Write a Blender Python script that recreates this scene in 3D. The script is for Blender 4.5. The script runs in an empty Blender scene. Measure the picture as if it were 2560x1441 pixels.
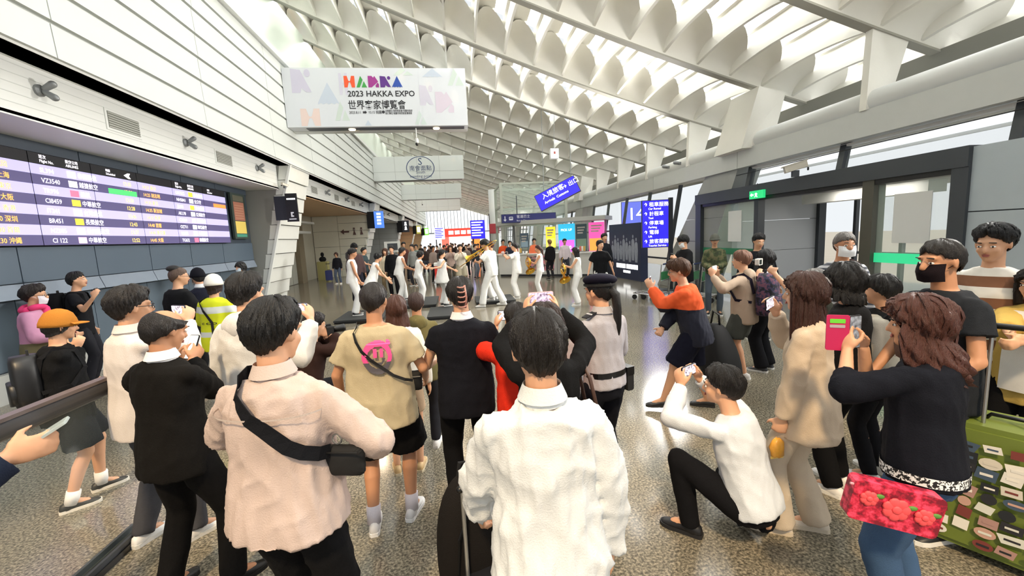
import bpy, bmesh, math, random
import numpy as np
from mathutils import Matrix, Vector
random.seed(7); RNG = np.random.default_rng(7)
SC = bpy.context.scene
COL = SC.collection
# ------------------------------------------------------------------ camera
F_PX = 1026.15
CAMZ = 1.9475
FW = np.array([0.12555464, 0.98430855, -0.12398673])
RT = np.array([0.99005691, -0.13230582, -0.04777531])
UP = np.array([0.06342981, 0.11675551, 0.99113309])
CAM = np.array([0, 0, CAMZ])
cd = bpy.data.cameras.new('camera'); cam = bpy.data.objects.new('camera', cd); COL.objects.link(cam)
cd.sensor_width = 36; cd.lens = 36 * F_PX / 2560; cd.clip_start = .05; cd.clip_end = 400
cam.matrix_world = Matrix(((RT[0], UP[0], -FW[0], 0), (RT[1], UP[1], -FW[1], 0), (RT[2], UP[2], -FW[2], CAMZ), (0, 0, 0, 1)))
SC.camera = cam
# ------------------------------------------------------------------ world, sun, exposure
W = bpy.data.worlds.new('overcast_sky'); SC.world = W; W.use_nodes = True
bg = W.node_tree.nodes['Background']; bg.inputs[0].default_value = (.93, .97, 1.0, 1); bg.inputs[1].default_value = .68
sd = bpy.data.lights.new('sun', 'SUN'); sd.energy = 2.3; sd.angle = math.radians(5); sd.color = (1, .74, .44)
sun = bpy.data.objects.new('sun', sd); COL.objects.link(sun)
sun.rotation_euler = Vector((.30, 1.0, -1.25)).to_track_quat('-Z', 'Y').to_euler()
SC.view_settings.view_transform = 'Standard'; SC.view_settings.look = 'None'
SC.view_settings.exposure = 0.48; SC.view_settings.gamma = 1; SC.view_settings.use_curve_mapping = False

def V(*a): return np.array(a, float)
def nrm(v):
    v = np.asarray(v, float); l = np.linalg.norm(v); return v / l if l > 1e-9 else v
def at(px, py, d): return CAM + d * (FW + RT * (px - 1280) / F_PX - UP * (py - 720.5) / F_PX)
def ground(px, py, z=0.0):
    d = FW + RT * (px - 1280) / F_PX - UP * (py - 720.5) / F_PX
    return CAM + d * (z - CAMZ) / d[2]
def atY(px, py, Y):
    d = FW + RT * (px - 1280) / F_PX - UP * (py - 720.5) / F_PX
    return CAM + d * Y / d[1]
def atX(px, py, X):
    d = FW + RT * (px - 1280) / F_PX - UP * (py - 720.5) / F_PX
    return CAM + d * X / d[0]

# ------------------------------------------------------------------ materials
def lin(c):
    if isinstance(c, str):
        c = c.lstrip('#'); c = [int(c[i:i + 2], 16) / 255 for i in (0, 2, 4)]
    return tuple(x / 12.92 if x <= .04045 else ((x + .055) / 1.055) ** 2.4 for x in c) + (1,)
MATS = {}
def mat(name, col, rough=.6, metal=0, var=0, vscale=6, bump=0, bscale=60, emit=None, estr=0, trans=0, alpha=1, coat=0, stretch=None):
    if name in MATS: return MATS[name]
    m = bpy.data.materials.new(name); m.use_nodes = True; nt = m.node_tree; N = nt.nodes; L = nt.links
    b = N['Principled BSDF']; c = lin(col)
    b.inputs['Base Color'].default_value = c; b.inputs['Roughness'].default_value = rough; b.inputs['Metallic'].default_value = metal
    if trans: b.inputs['Transmission Weight'].default_value = trans; b.inputs['IOR'].default_value = 1.2
    if alpha < 1: b.inputs['Alpha'].default_value = alpha
    if coat: b.inputs['Coat Weight'].default_value = coat
    if emit is not None:
        b.inputs['Emission Color'].default_value = lin(emit); b.inputs['Emission Strength'].default_value = estr
    if var or bump:
        tc = N.new('ShaderNodeTexCoord'); vec = tc.outputs['Object']
        if stretch:
            mp = N.new('ShaderNodeMapping'); mp.inputs['Scale'].default_value = stretch; L.new(vec, mp.inputs[0]); vec = mp.outputs[0]
    if var:
        n = N.new('ShaderNodeTexNoise'); n.inputs['Scale'].default_value = vscale; n.inputs['Detail'].default_value = 4; L.new(vec, n.inputs['Vector'])
        mx = N.new('ShaderNodeMix'); mx.data_type = 'RGBA'; mx.inputs['A'].default_value = tuple(x * (1 - var) for x in c[:3]) + (1,)
        mx.inputs['B'].default_value = tuple(min(1, x * (1 + var)) for x in c[:3]) + (1,)
        L.new(n.outputs['Fac'], mx.inputs['Factor']); L.new(mx.outputs['Result'], b.inputs['Base Color'])
    if bump:
        n2 = N.new('ShaderNodeTexNoise'); n2.inputs['Scale'].default_value = bscale; n2.inputs['Detail'].default_value = 3; L.new(vec, n2.inputs['Vector'])
        bp = N.new('ShaderNodeBump'); bp.inputs['Strength'].default_value = bump; bp.inputs['Distance'].default_value = .01
        L.new(n2.outputs['Fac'], bp.inputs['Height']); L.new(bp.outputs[0], b.inputs['Normal'])
    MATS[name] = m; return m
def cloth(col, rough=.9, bump=.25, var=.10):
    m = mat('cloth_' + col.lstrip('#'), col, rough, var=var, vscale=7, bump=bump, bscale=180)
    m.node_tree.nodes['Principled BSDF'].inputs['Specular IOR Level'].default_value = .15; return m
def emis(name, col, s): return mat(name, col, .6, emit=col, estr=s)
def band_mat(name, stops, axis=2, rough=.85, scale=1.0, offset=0.0, repeat=False):
    """Colours in horizontal bands of the cloth: stops = [(pos, colour)] along object z."""
    if name in MATS: return MATS[name]
    m = bpy.data.materials.new(name); m.use_nodes = True; nt = m.node_tree; N = nt.nodes; L = nt.links; b = N['Principled BSDF']
    b.inputs['Roughness'].default_value = rough
    tc = N.new('ShaderNodeTexCoord'); sx = N.new('ShaderNodeSeparateXYZ'); L.new(tc.outputs['Object'], sx.inputs[0])
    ma = N.new('ShaderNodeMath'); ma.operation = 'MULTIPLY_ADD'; ma.inputs[1].default_value = scale; ma.inputs[2].default_value = offset
    L.new(sx.outputs[axis], ma.inputs[0]); out = ma.outputs[0]
    if repeat:
        fr = N.new('ShaderNodeMath'); fr.operation = 'FRACT'; L.new(out, fr.inputs[0]); out = fr.outputs[0]
    cr = N.new('ShaderNodeValToRGB'); cr.color_ramp.interpolation = 'CONSTANT'; e = cr.color_ramp.elements
    while len(e) < len(stops): e.new(.5)
    for k, (p_, c_) in enumerate(stops): e[k].position = p_; e[k].color = lin(c_)
    L.new(out, cr.inputs[0]); L.new(cr.outputs[0], b.inputs['Base Color']); MATS[name] = m; return m
def speckle(name, c1, c2, c3=None, scale=120, rough=.3, bump=0, lo=.42, hi=.58, spec=.5, coarse=0):
    """Granite / floral flecks: voronoi cell colour through a ramp."""
    if name in MATS: return MATS[name]
    m = bpy.data.materials.new(name); m.use_nodes = True; nt = m.node_tree; N = nt.nodes; L = nt.links; b = N['Principled BSDF']
    b.inputs['Roughness'].default_value = rough; b.inputs['Specular IOR Level'].default_value = spec
    tc = N.new('ShaderNodeTexCoord'); n = N.new('ShaderNodeTexNoise'); n.inputs['Scale'].default_value = scale; n.inputs['Detail'].default_value = 3; n.inputs['Roughness'].default_value = .6
    L.new(tc.outputs['Object'], n.inputs['Vector']); cr = N.new('ShaderNodeValToRGB'); e = cr.color_ramp.elements
    e[0].position = lo; e[0].color = lin(c1); e[1].position = hi; e[1].color = lin(c2)
    if c3:
        k = e.new((lo + hi) / 2); k.color = lin(c3)
    L.new(n.outputs['Fac'], cr.inputs[0]); out = cr.outputs[0]
    if coarse:
        n3 = N.new('ShaderNodeTexNoise'); n3.inputs['Scale'].default_value = .9; n3.inputs['Detail'].default_value = 5; L.new(tc.outputs['Object'], n3.inputs['Vector'])
        mp = N.new('ShaderNodeMapRange'); mp.inputs[3].default_value = 1 - coarse; mp.inputs[4].default_value = 1 + coarse * .6; L.new(n3.outputs['Fac'], mp.inputs[0])
        mu = N.new('ShaderNodeMix'); mu.data_type = 'RGBA'; mu.blend_type = 'MULTIPLY'; mu.inputs['Factor'].default_value = 1
        L.new(out, mu.inputs['A']); L.new(mp.outputs[0], mu.inputs['B']); out = mu.outputs['Result']
    L.new(out, b.inputs['Base Color']); MATS[name] = m; return m

M_WHITE = mat('white_panel', '#e3e4e0', .45, var=.02, vscale=1.2)
M_WHITE2 = mat('white_board', '#d3d6d1', .55, var=.03, vscale=.8)
M_CONC = mat('roof_concrete', '#ebe9e0', .75, var=.05, vscale=2, bump=.1, bscale=30)
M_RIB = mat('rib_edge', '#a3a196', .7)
M_GREY = mat('grey_metal', '#8c8f90', .4, .3)
M_DGREY = mat('dark_frame', '#42464b', .45, .2)
M_BLACK = mat('black_plastic', '#0c0c0d', .35)
M_BLACKM = mat('black_matte', '#101011', .8)
M_NAVYW = mat('navy_wall_panel', '#53616f', .5, var=.05, vscale=1.5)
M_NAVYD = mat('navy_wall_dark', '#3e4853', .55)
M_NAVYL = mat('ledge_panel', '#7b8694', .5, var=.05)
M_CREAM = mat('cream_panel', '#d9d5c5', .55, var=.03)
M_TAN = mat('tan_panel', '#d8b58c', .5, var=.06)
M_CHROME = mat('chrome', '#d8d8d8', .15, 1)
M_STEEL = mat('steel', '#b5b6b6', .3, .9)
M_GLASS = mat('glass_pane', '#dfeee8', .02, trans=0, alpha=.06)
M_GLASSG = mat('green_glass', '#cfe3d6', .03, alpha=.22)
M_SKYL = emis('skylight_pane', '#fbfdff', 8.0)
M_CLER = mat('frosted_pane', '#ffffff', .4, emit='#f7faff', estr=.6)  # daylight behind the pane put in as an even glow
M_FLOOR = speckle('granite_floor', '#4a473e', '#a99e89', '#7b7464', scale=62, rough=.13, coarse=.22, lo=.36, hi=.66)
M_BRASS = mat('polished_brass', '#e0b24a', .18, 1)
M_SKIN = [mat('skin_a', '#d9a582', .5, var=.06, vscale=9), mat('skin_b', '#c48d69', .5, var=.06, vscale=9), mat('skin_c', '#e3b595', .5, var=.06, vscale=9)]
M_EYEW = mat('eye_white', '#ece8e2', .3); M_EYED = mat('eye_iris', '#1a1210', .2); M_LIP = mat('lip', '#a85f55', .5)

# ------------------------------------------------------------------ mesh builder
class MB:
    def __init__(s): s.v = []; s.f = []; s.m = []; s.mi = 0; s.n = 0
    def add(s, verts, faces):
        o = s.n; s.v.append(np.asarray(verts, float).reshape(-1, 3)); s.n += len(s.v[-1])
        for f in faces: s.f.append(tuple(i + o for i in f)); s.m.append(s.mi)
        return s
    def box(s, lo, hi):
        x0, y0, z0 = lo; x1, y1, z1 = hi
        return s.add([(x0, y0, z0), (x1, y0, z0), (x1, y1, z0), (x0, y1, z0), (x0, y0, z1), (x1, y0, z1), (x1, y1, z1), (x0, y1, z1)],
                     [(0, 3, 2, 1), (4, 5, 6, 7), (0, 1, 5, 4), (1, 2, 6, 5), (2, 3, 7, 6), (3, 0, 4, 7)])
    def hexa(s, p):  # eight corners, order as box
        return s.add(p, [(0, 3, 2, 1), (4, 5, 6, 7), (0, 1, 5, 4), (1, 2, 6, 5), (2, 3, 7, 6), (3, 0, 4, 7)])
    def cbox(s, c, h, R=None):
        c = np.asarray(c); R = np.eye(3) if R is None else R
        P = [c + R @ V(sx * h[0], sy * h[1], sz * h[2]) for sz in (-1, 1) for sx, sy in ((-1, -1), (1, -1), (1, 1), (-1, 1))]
        return s.hexa(P)
    def rbox(s, c, h, R=None, b=.006, n=3):  # box with rounded corners in its x/z outline, thickness along y
        c = np.asarray(c); R = np.eye(3) if R is None else R; out = []
        for (sx, sz, a0) in ((1, 1, 0), (-1, 1, 90), (-1, -1, 180), (1, -1, 270)):
            for k in range(n + 1):
                a = math.radians(a0 + 90 * k / n); out.append((sx * (h[0] - b) + b * math.cos(a), sz * (h[2] - b) + b * math.sin(a)))
        m = len(out); vs = [c + R @ V(x, -h[1], z) for x, z in out] + [c + R @ V(x, h[1], z) for x, z in out]
        fs = [tuple(range(m)), tuple(range(2 * m - 1, m - 1, -1))] + [(i, m + i, m + (i + 1) % m, (i + 1) % m) for i in range(m)]
        return s.add(vs, fs)
    def quad(s, *p): return s.add(p, [tuple(range(len(p)))])
    def loft(s, rings, cap=True):
        n = len(rings[0]); k = len(rings); vs = np.concatenate([np.asarray(r) for r in rings]); fs = []
        for i in range(k - 1):
            for j in range(n):
                a = i * n + j; b = i * n + (j + 1) % n; fs.append((a, b, b + n, a + n))
        if cap:
            vs = np.vstack([vs, np.mean(rings[0], 0), np.mean(rings[-1], 0)]); c0 = k * n; c1 = c0 + 1
            for j in range(n):
                fs.append((c0, (j + 1) % n, j)); fs.append((c1, (k - 1) * n + j, (k - 1) * n + (j + 1) % n))
        return s.add(vs, fs)
    def tube(s, pts, rad, n=10, cap=True, flat=1.0, up=None):
        pts = [np.asarray(p, float) for p in pts]
        if not hasattr(rad, '__len__'): rad = [rad] * len(pts)
        rings = []; u = None
        for i, p in enumerate(pts):
            t = nrm(pts[min(i + 1, len(pts) - 1)] - pts[max(i - 1, 0)])
            if u is None:
                r = V(0, 0, 1) if up is None else np.asarray(up, float)
                if abs(t @ r) > .95: r = V(1, 0, 0) if up is None else V(0, 1, 0.1)
                u = nrm(r - t * (t @ r))
            else: u = nrm(u - t * (t @ u))
            w = np.cross(t, u)
            a = np.linspace(0, 2 * math.pi, n, endpoint=False)
            rings.append(p + rad[i] * (np.outer(np.cos(a), u) * flat + np.outer(np.sin(a), w)))
        return s.loft(rings, cap)
    def capsule(s, a, b, ra, rb, n=10, k=3):
        a = np.asarray(a, float); b = np.asarray(b, float); t = nrm(b - a); pts = []; rad = []
        for i in range(k, 0, -1):
            q = math.pi / 2 * i / k * .97; pts.append(a - t * ra * math.sin(q)); rad.append(ra * math.cos(q))
        pts.append(a); rad.append(ra); pts.append(b); rad.append(rb)
        for i in range(1, k + 1):
            q = math.pi / 2 * i / k * .97; pts.append(b + t * rb * math.sin(q)); rad.append(rb * math.cos(q))
        return s.tube(pts, rad, n)
    def ell(s, c, r, R=None, n=14, k=9):
        c = np.asarray(c, float); R = np.eye(3) if R is None else R; rings = []
        for i in range(k):
            q = math.pi * (i + .5) / k - math.pi / 2; a = np.linspace(0, 2 * math.pi, n, endpoint=False)
            p = np.stack([r[0] * math.cos(q) * np.cos(a), r[1] * math.cos(q) * np.sin(a), np.full(n, r[2] * math.sin(q))], 1)
            rings.append(c + p @ R.T)
        return s.loft(rings)
    def lathe(s, prof, c=(0, 0, 0), n=16, R=None):
        R = np.eye(3) if R is None else R; a = np.linspace(0, 2 * math.pi, n, endpoint=False); rings = []
        for r, z in prof: rings.append(np.asarray(c) + np.stack([r * np.cos(a), r * np.sin(a), np.full(n, z)], 1) @ R.T)
        return s.loft(rings)
    def prism(s, poly, o, U, Vv, N, d):
        o, U, Vv, N = (np.asarray(q, float) for q in (o, U, Vv, N)); m = len(poly)
        a = [o + U * x + Vv * y for x, y in poly]; b = [q + N * d for q in a]
        return s.add(a + b, [tuple(range(m - 1, -1, -1)), tuple(range(m, 2 * m))] + [(i, (i + 1) % m, m + (i + 1) % m, m + i) for i in range(m)])
    def mesh(s, name, mats, smooth=False):
        me = bpy.data.meshes.new(name); me.from_pydata(np.concatenate(s.v).tolist() if s.v else [], [], s.f)
        for m in (mats if isinstance(mats, (list, tuple)) else [mats]): me.materials.append(m)
        if any(s.m): me.polygons.foreach_set('material_index', s.m)
        if smooth: me.polygons.foreach_set('use_smooth', [True] * len(me.polygons))
        me.update(); return me
    def build(s, name, mats, parent=None, smooth=False, **kw):
        return obj(name, s.mesh(name, mats, smooth), parent, **kw)
def obj(name, data, parent=None, label=None, cat=None, group=None, kind=None, loc=None, rotz=None):
    o = bpy.data.objects.new(name, data); COL.objects.link(o)
    if parent is not None: o.parent = parent
    if loc is not None: o.location = loc
    if rotz is not None: o.rotation_euler = (0, 0, rotz)
    if label: o['label'] = label
    if cat: o['category'] = cat
    if group: o['group'] = group
    if kind: o['kind'] = kind
    return o
def empty(name, loc=(0, 0, 0), rotz=0, label=None, cat=None, group=None, kind=None):
    o = obj(name, None, None, label, cat, group, kind, loc, rotz); o.empty_display_size = .1; return o
def box(name, lo, hi, m, parent=None, **kw): return MB().box(lo, hi).build(name, m, parent, **kw)
PENDING = []   # objects whose modifiers / text are turned into plain meshes at the end
def text(s, size, m, parent, o, U, Vv, align='LEFT', name='lettering', bold=0, sx=1.0, ext=.002, **kw):
    c = bpy.data.curves.new(name, 'FONT'); c.body = s; c.size = size; c.align_x = align; c.extrude = ext; c.offset = bold
    c.resolution_u = 2; c.materials.append(m)
    ob = bpy.data.objects.new(name, c); COL.objects.link(ob)
    U = nrm(U); Vv = nrm(Vv); N = np.cross(U, Vv)
    mw = Matrix(((U[0] * sx, Vv[0], N[0], o[0]), (U[1] * sx, Vv[1], N[1], o[1]), (U[2] * sx, Vv[2], N[2], o[2]), (0, 0, 0, 1)))
    if parent is not None:
        ob.parent = parent; pm = Matrix.Translation(parent.location) @ parent.rotation_euler.to_matrix().to_4x4(); mw = pm.inverted() @ mw
    ob.matrix_local = mw; PENDING.append((ob, 'text', None)); return ob
# ================================================================== THE HALL
ST = dict(kind='structure')
# floor and the ground outside the doors
MB().box((-12, -6, -.3), (11.2, 72, 0)).build('floor', M_FLOOR, **ST)
MB().box((11.2, -6, -.34), (70, 90, -.04)).build('floor_outside', mat('pavement', '#a9a9a4', .8, var=.08, vscale=.7), **ST)
# ---- roof: ribs across the hall, coffers with fins and skylight strips between them
def roofz(X): d = 8.76 - X; return 4.615 + .26 * d + .00708 * d * d
RY0, RDY, NR = 6.42, 2.70, 23
CW = .79; NC = 21; XE = [10.3 - CW * k for k in range(NC + 1)]
ceil_root = empty('ceiling', (0, 0, 0), **ST)
mb = MB()
for k in range(NC):
    xa, xb = XE[k + 1], XE[k]; za, zb = roofz(xa), roofz(xb)
    mb.hexa([(xa, -.07, za), (xb, -.07, zb), (xb, .07, zb), (xa, .07, za), (xa, -.05, za + .6), (xb, -.05, zb + .6), (xb, .05, zb + .6), (xa, .05, za + .6)])
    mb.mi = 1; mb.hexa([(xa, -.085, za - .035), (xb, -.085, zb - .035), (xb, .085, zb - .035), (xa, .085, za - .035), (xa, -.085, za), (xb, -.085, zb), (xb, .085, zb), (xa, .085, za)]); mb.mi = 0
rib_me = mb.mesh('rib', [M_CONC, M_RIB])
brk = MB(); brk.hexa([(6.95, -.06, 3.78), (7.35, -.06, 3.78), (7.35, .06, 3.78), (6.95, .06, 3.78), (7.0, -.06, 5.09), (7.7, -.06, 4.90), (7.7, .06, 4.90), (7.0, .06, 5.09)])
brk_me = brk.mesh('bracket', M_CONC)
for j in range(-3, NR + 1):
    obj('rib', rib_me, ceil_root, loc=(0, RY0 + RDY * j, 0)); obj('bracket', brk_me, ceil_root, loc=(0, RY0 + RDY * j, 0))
def cell(k, kind, mb, oy=0.0):
    xa, xb = XE[k + 1], XE[k]; za, zb = roofz(xa), roofz(xb)
    P = lambda u, y, z: (xa + CW * u, y + oy, za + (zb - za) * u + z)
    if kind == 'coffer':
        nu, nv = 8, 6; vs = []; fs = []
        for i in range(nu + 1):
            u = i / nu; e = .58 + .42 * max(0, math.sin(math.pi * (u ** .8))) ** .8
            for q in range(nv + 1):
                t = q / nv * math.pi / 2; vs.append(P(u, RDY - .07 - .94 * e * (1 - math.cos(t)), .01 + .565 * e * math.sin(t)))
        for i in range(nu):
            for q in range(nv):
                a = i * (nv + 1) + q; fs.append((a, a + nv + 1, a + nv + 2, a + 1))
        mb.add(vs, fs)
        for (u0, u1, y0, y1) in ((0, .60, .06, RDY - .06), (.90, 1, .06, RDY - .06), (.60, .90, .06, .24), (.60, .90, 2.06, RDY - .06)):
            mb.quad(P(u0, y0, .60), P(u0, y1, .60), P(u1, y1, .60), P(u1, y0, .60))
        mb.quad(P(.60, .24, .60), P(.60, 2.06, .60), P(.60, 2.06, .74), P(.60, .24, .74)); mb.quad(P(.90, .24, .60), P(.90, 2.06, .60), P(.90, 2.06, .74), P(.90, .24, .74))
    elif kind == 'fin':
        n = 8; lo = []; hi = []
        for i in range(n + 1):
            y = .06 + (RDY - .12) * i / n; zz = .036 + .12 * math.sin(math.pi * min(1, i / n * 1.0)) ** .8
            lo.append((y, zz)); hi.append((y, .6))
        vs = []
        for (y, zz) in lo: vs += [P(.965, y, zz), P(1.03, y, zz)]
        for (y, zz) in hi: vs += [P(.985, y, zz), P(1.015, y, zz)]
        m = 2 * (n + 1); fs = []
        for i in range(n):
            a = 2 * i; fs += [(a, a + 2, a + 3, a + 1), (a, a + m, a + m + 2, a + 2), (a + 1, a + 3, a + m + 3, a + m + 1)]
        mb.add(vs, fs)
    else:
        mb.quad(P(.60, .24, .72), P(.60, 2.06, .72), P(.90, 2.06, .72), P(.90, .24, .72))
    return mb
KM = {'coffer': M_CONC, 'fin': M_CONC, 'skylight': M_SKYL}
NEAR = 10
for kind in ('coffer', 'fin', 'skylight'):
    far = MB()
    for k in range(NC):
        me = cell(k, kind, MB()).mesh(kind, KM[kind], smooth=(kind == 'coffer'))
        for j in range(-3, NR):
            if -1 <= j < NEAR + (4 if k > 3 else 4) and j < 13: obj(kind, me, ceil_root, loc=(0, RY0 + RDY * j, 0))
            else: cell(k, kind, far, RY0 + RDY * j)
    far.build(kind, KM[kind], ceil_root, smooth=(kind == 'coffer'), kind='stuff')
# pale glass strip between the top of the left facade and the roof
mb = MB()
mb.box((-5.25, -1, 7.4), (-5.2, 70, 9.7)); mb.build('wall_clerestory', mat('pale_green_glass', '#dfe8dc', .3), **ST)
# ---- left facade: clapboard above the bays
fac = empty('wall_left', (0, 0, 0), **ST)
box('backing', (-5.2, -1, 4.4), (-4.86, 70, 7.45), mat('board_gap', '#bfc1bc', .8), fac)
zs = [4.42, 4.87, 5.30, 5.74, 6.18, 6.65, 7.02, 7.36]
b0 = MB(); 
for q in range(7):
    h = zs[q + 1] - zs[q]
    m_ = MB(); L_ = 3.12
    m_.hexa([(-4.87, .006, .012), (-4.795, .006, .012), (-4.795, L_, .012), (-4.87, L_, .012), (-4.87, .006, h - .03), (-4.815, .006, h - .03), (-4.815, L_, h - .03), (-4.87, L_, h - .03)])
    me = m_.mesh('board', M_WHITE2); y = -.12
    while y < 69: obj('board', me, fac, loc=(0, y, zs[q])); y += 3.13
box('trim_1', (-4.95, -1, 7.36), (-4.7, 70, 7.5), M_WHITE, **ST)
sof = empty('trim_2', (0, 0, 0), **ST)
box('soffit_upper', (-5.3, -1, 4.40), (-4.85, 70, 4.46), M_WHITE, sof)
box('lamp_band', (-5.32, -1, 3.72), (-5.25, 70, 4.44), M_WHITE, sof)
box('soffit_lower', (-6.3, -1, 3.70), (-5.25, 13.6, 3.76), M_WHITE, sof)
for z in (3.86, 3.98, 4.10, 4.22, 4.34): box('groove', (-5.252, -1, z), (-5.246, 70, z + .008), mat('groove', '#cfd1cc', .7), sof)
# bay 1: navy wall with ledge, panels with joints
nav = empty('wall_navy', (0, 0, 0), **ST)
box('recess', (-6.6, -1, 0), (-6.32, 13.5, 1.45), M_NAVYD, nav)
box('recess_upper', (-6.6, -1, 1.4), (-6.2, 13.5, 3.72), M_NAVYD, nav)
ys = [1.6, 2.88, 4.15, 5.42, 6.68, 7.94, 9.21, 10.5, 11.84, 13.45]
for a, b in zip(ys, ys[1:]):
    box('wall_panel', (-6.2, a + .008, 1.63), (-6.15, b - .008, 2.13), M_NAVYW, nav)
    box('wall_panel', (-6.2, a + .008, 3.66 - .12), (-6.15, b - .008, 3.70), M_NAVYD, nav)
    MB().hexa([(-6.32, a + .008, 1.41), (-6.08, a + .008, 1.41), (-6.08, b - .008, 1.41), (-6.32, b - .008, 1.41), (-6.2, a + .008, 1.615), (-6.15, a + .008, 1.615), (-6.15, b - .008, 1.615), (-6.2, b - .008, 1.615)]).build('ledge_panel', M_NAVYL, nav)
    box('lower_panel', (-6.33, a + .006, .42), (-6.30, b - .006, 1.40), mat('lower_navy', '#55636f', .5), nav)
box('baseboard_left', (-6.34, -1, 0), (-6.22, 13.5, .40), mat('stone_base', '#b9bab5', .5, var=.05), **ST)
# ---- leaning piers between the bays (each course a panel)
PY = [13.5, 26.6, 39.7, 52.8, 65.9]
M_PIERN = mat('pier_panel', '#dfe0da', .5, var=.03); 
def pier(Y0, w=1.75):
    r = empty('wall_pier', (0, 0, 0), **ST)
    xf = lambda z: -6.12 + 1.27 * z / 4.45
    MB().hexa([(-7.5, Y0 + .03, 0), (-6.2, Y0 + .03, 0), (-6.2, Y0 + w - .03, 0), (-7.5, Y0 + w - .03, 0), (-7.5, Y0 + .03, 4.42), (-4.95, Y0 + .03, 4.42), (-4.95, Y0 + w - .03, 4.42), (-7.5, Y0 + w - .03, 4.42)]).build('core', mat('pier_joint', '#8d8d88', .8), r)
    n = 10; h = 4.42 / n
    for i in range(n):
        z0, z1 = i * h + .012, (i + 1) * h - .012; x0 = xf(z0) + .03; x1 = xf(z1) - .015
        MB().hexa([(-7.45, Y0 + .26, z0), (x0, Y0, z0), (x0, Y0 + w, z0), (-7.45, Y0 + w, z0), (-7.45, Y0 + .26, z1), (x1, Y0, z1), (x1, Y0 + w, z1), (-7.45, Y0 + w, z1)]).build('panel', M_PIERN if i < 11 else M_WHITE, r)
    # bright edge post
    MB().hexa([(xf(0) - .02, Y0 - .03, 0), (xf(0) + .05, Y0 - .03, 0), (xf(0) + .05, Y0 + .06, 0), (xf(0) - .02, Y0 + .06, 0), (xf(4.42) - .02, Y0 - .03, 4.42), (xf(4.42) + .05, Y0 - .03, 4.42), (xf(4.42) + .05, Y0 + .06, 4.42), (xf(4.42) - .02, Y0 + .06, 4.42)]).build('edge_post', M_WHITE, r)
for y in PY: pier(y)
# ---- bays beyond: recesses with their back wall, side wall of panels and soffit
def bay(Y0, Y1, m_side, m_soff, m_back, first=False):
    r = empty('wall_bay', (0, 0, 0), **ST); xb = -8.6
    box('soffit', (xb, Y0, 3.70), (-5.25, Y1, 3.78), m_soff, r)
    box('back_wall', (xb - .1, Y0, 0), (xb, Y1, 3.72), m_back, r)
    n = 8; h = 3.70 / n
    box('side_core', (xb, Y1 - .25, 0), (-5.6, Y1 - .03, 3.7), mat('side_joint', '#9a978b', .8), r)
    for i in range(n):
        z0, z1 = i * h + .01, (i + 1) * h - .01; xe = -6.12 + 1.27 * z1 / 4.45 - .06
        if first and i % 2 == 0 and i + 1 < n: box('side_panel', (xb + .05, Y1 - .3, z0), (-7.1, Y1 - .02, z1 + h), m_side, r)
        elif not first: box('side_panel', (xb + .05, Y1 - .3, z0), (-7.1, Y1 - .02, z1), m_side, r)
        box('side_panel', (-7.08, Y1 - .3, z0), (xe, Y1 - .02, z1), m_side, r)
    return r
M_BACKG = mat('grey_back_panel', '#8e9295', .5)
b1 = bay(15.25, 26.6, M_CREAM, mat('wood_soffit', '#c9a67d', .5, var=.08, vscale=3), mat('cream_back', '#cfcabb', .6), True)
bay(28.35, 39.7, mat('grey_side', '#b5b7b6', .5), mat('grey_soffit', '#b9b9b5', .6), M_BACKG)
bay(41.45, 52.8, M_TAN, mat('grey_soffit', '#b9b9b5'), M_TAN); bay(54.55, 65.9, M_TAN, mat('grey_soffit', '#b9b9b5'), M_TAN)
# shuttered doorway in the first recess: vertical shutter slats, canopy
shut = empty('door_1', (0, 0, 0), **ST)
for i in range(18): box('shutter_slat', (-8.58, 17.0 + i * .34, .02), (-8.50 - .02 * (i % 2), 17.33 + i * .34, 2.55), mat('shutter', '#c9c9c0', .4, .2), shut)
box('canopy', (-8.6, 16.8, 2.62), (-7.7, 23.4, 2.74), M_WHITE, shut); box('canopy', (-8.6, 16.8, 3.12), (-7.55, 23.6, 3.22), M_WHITE, shut)
box('jamb', (-8.6, 23.2, 0), (-8.3, 23.9, 3.6), mat('stone_jamb', '#8d8069', .7, var=.15, vscale=8), shut)
# ---- wall uplights and vents on the lamp band
def uplight(y, z, n):
    o = empty('wall_uplight', (-5.25, y, z), 0, f'small grey two-headed wall uplight, {n} along the white lamp band from the front', 'lamp', 'uplights on the lamp band')
    m = MB(); m.lathe([(.075, 0), (.075, .03), (.05, .05)], (0, 0, 0), 14, np.array([[0, 0, 1], [0, 1, 0], [1, 0, 0]], float)); m.build('mount', M_GREY, o)
    for zz in (-.06, .06):
        MB().capsule((.08, 0, zz * .4), (.16, .02, zz * 1.4), .035, .045).build('lamp_head', M_GREY, o, smooth=True)
    MB().tube([(.02, 0, 0), (.09, 0, 0)], .02).build('arm', M_GREY, o)
ORD = ['first', 'second', 'third', 'fourth', 'fifth', 'sixth', 'seventh', 'eighth', 'ninth', 'tenth']
UL = [6.35, 9.27, 12.24, 18.15, 21.2, 24.2, 30.4, 33.4]
for i, y in enumerate(UL): uplight(y, 4.12, ORD[i])
def vent(y, z, n):
    o = empty('air_vent', (-5.25, y, z), 0, f'grey slatted air vent, {n} along the white lamp band from the front', 'vent', 'vents on the lamp band')
    box('frame', (-.01, -.36, -.16), (.012, .36, .16), M_WHITE, o); box('duct', (-.0, -.32, -.125), (.016, .32, .125), mat('vent_dark', '#77786f', .7), o)
    for i in range(7): box('slat', (.0, -.32, -.12 + i * .036), (.024, .32, -.105 + i * .036), mat('vent_slat', '#b8b9b2', .5), o)
for i, y in enumerate([7.72, 10.64, 16.77, 19.7, 22.7, 31.9]): vent(y, 4.06, ORD[i])
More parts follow.
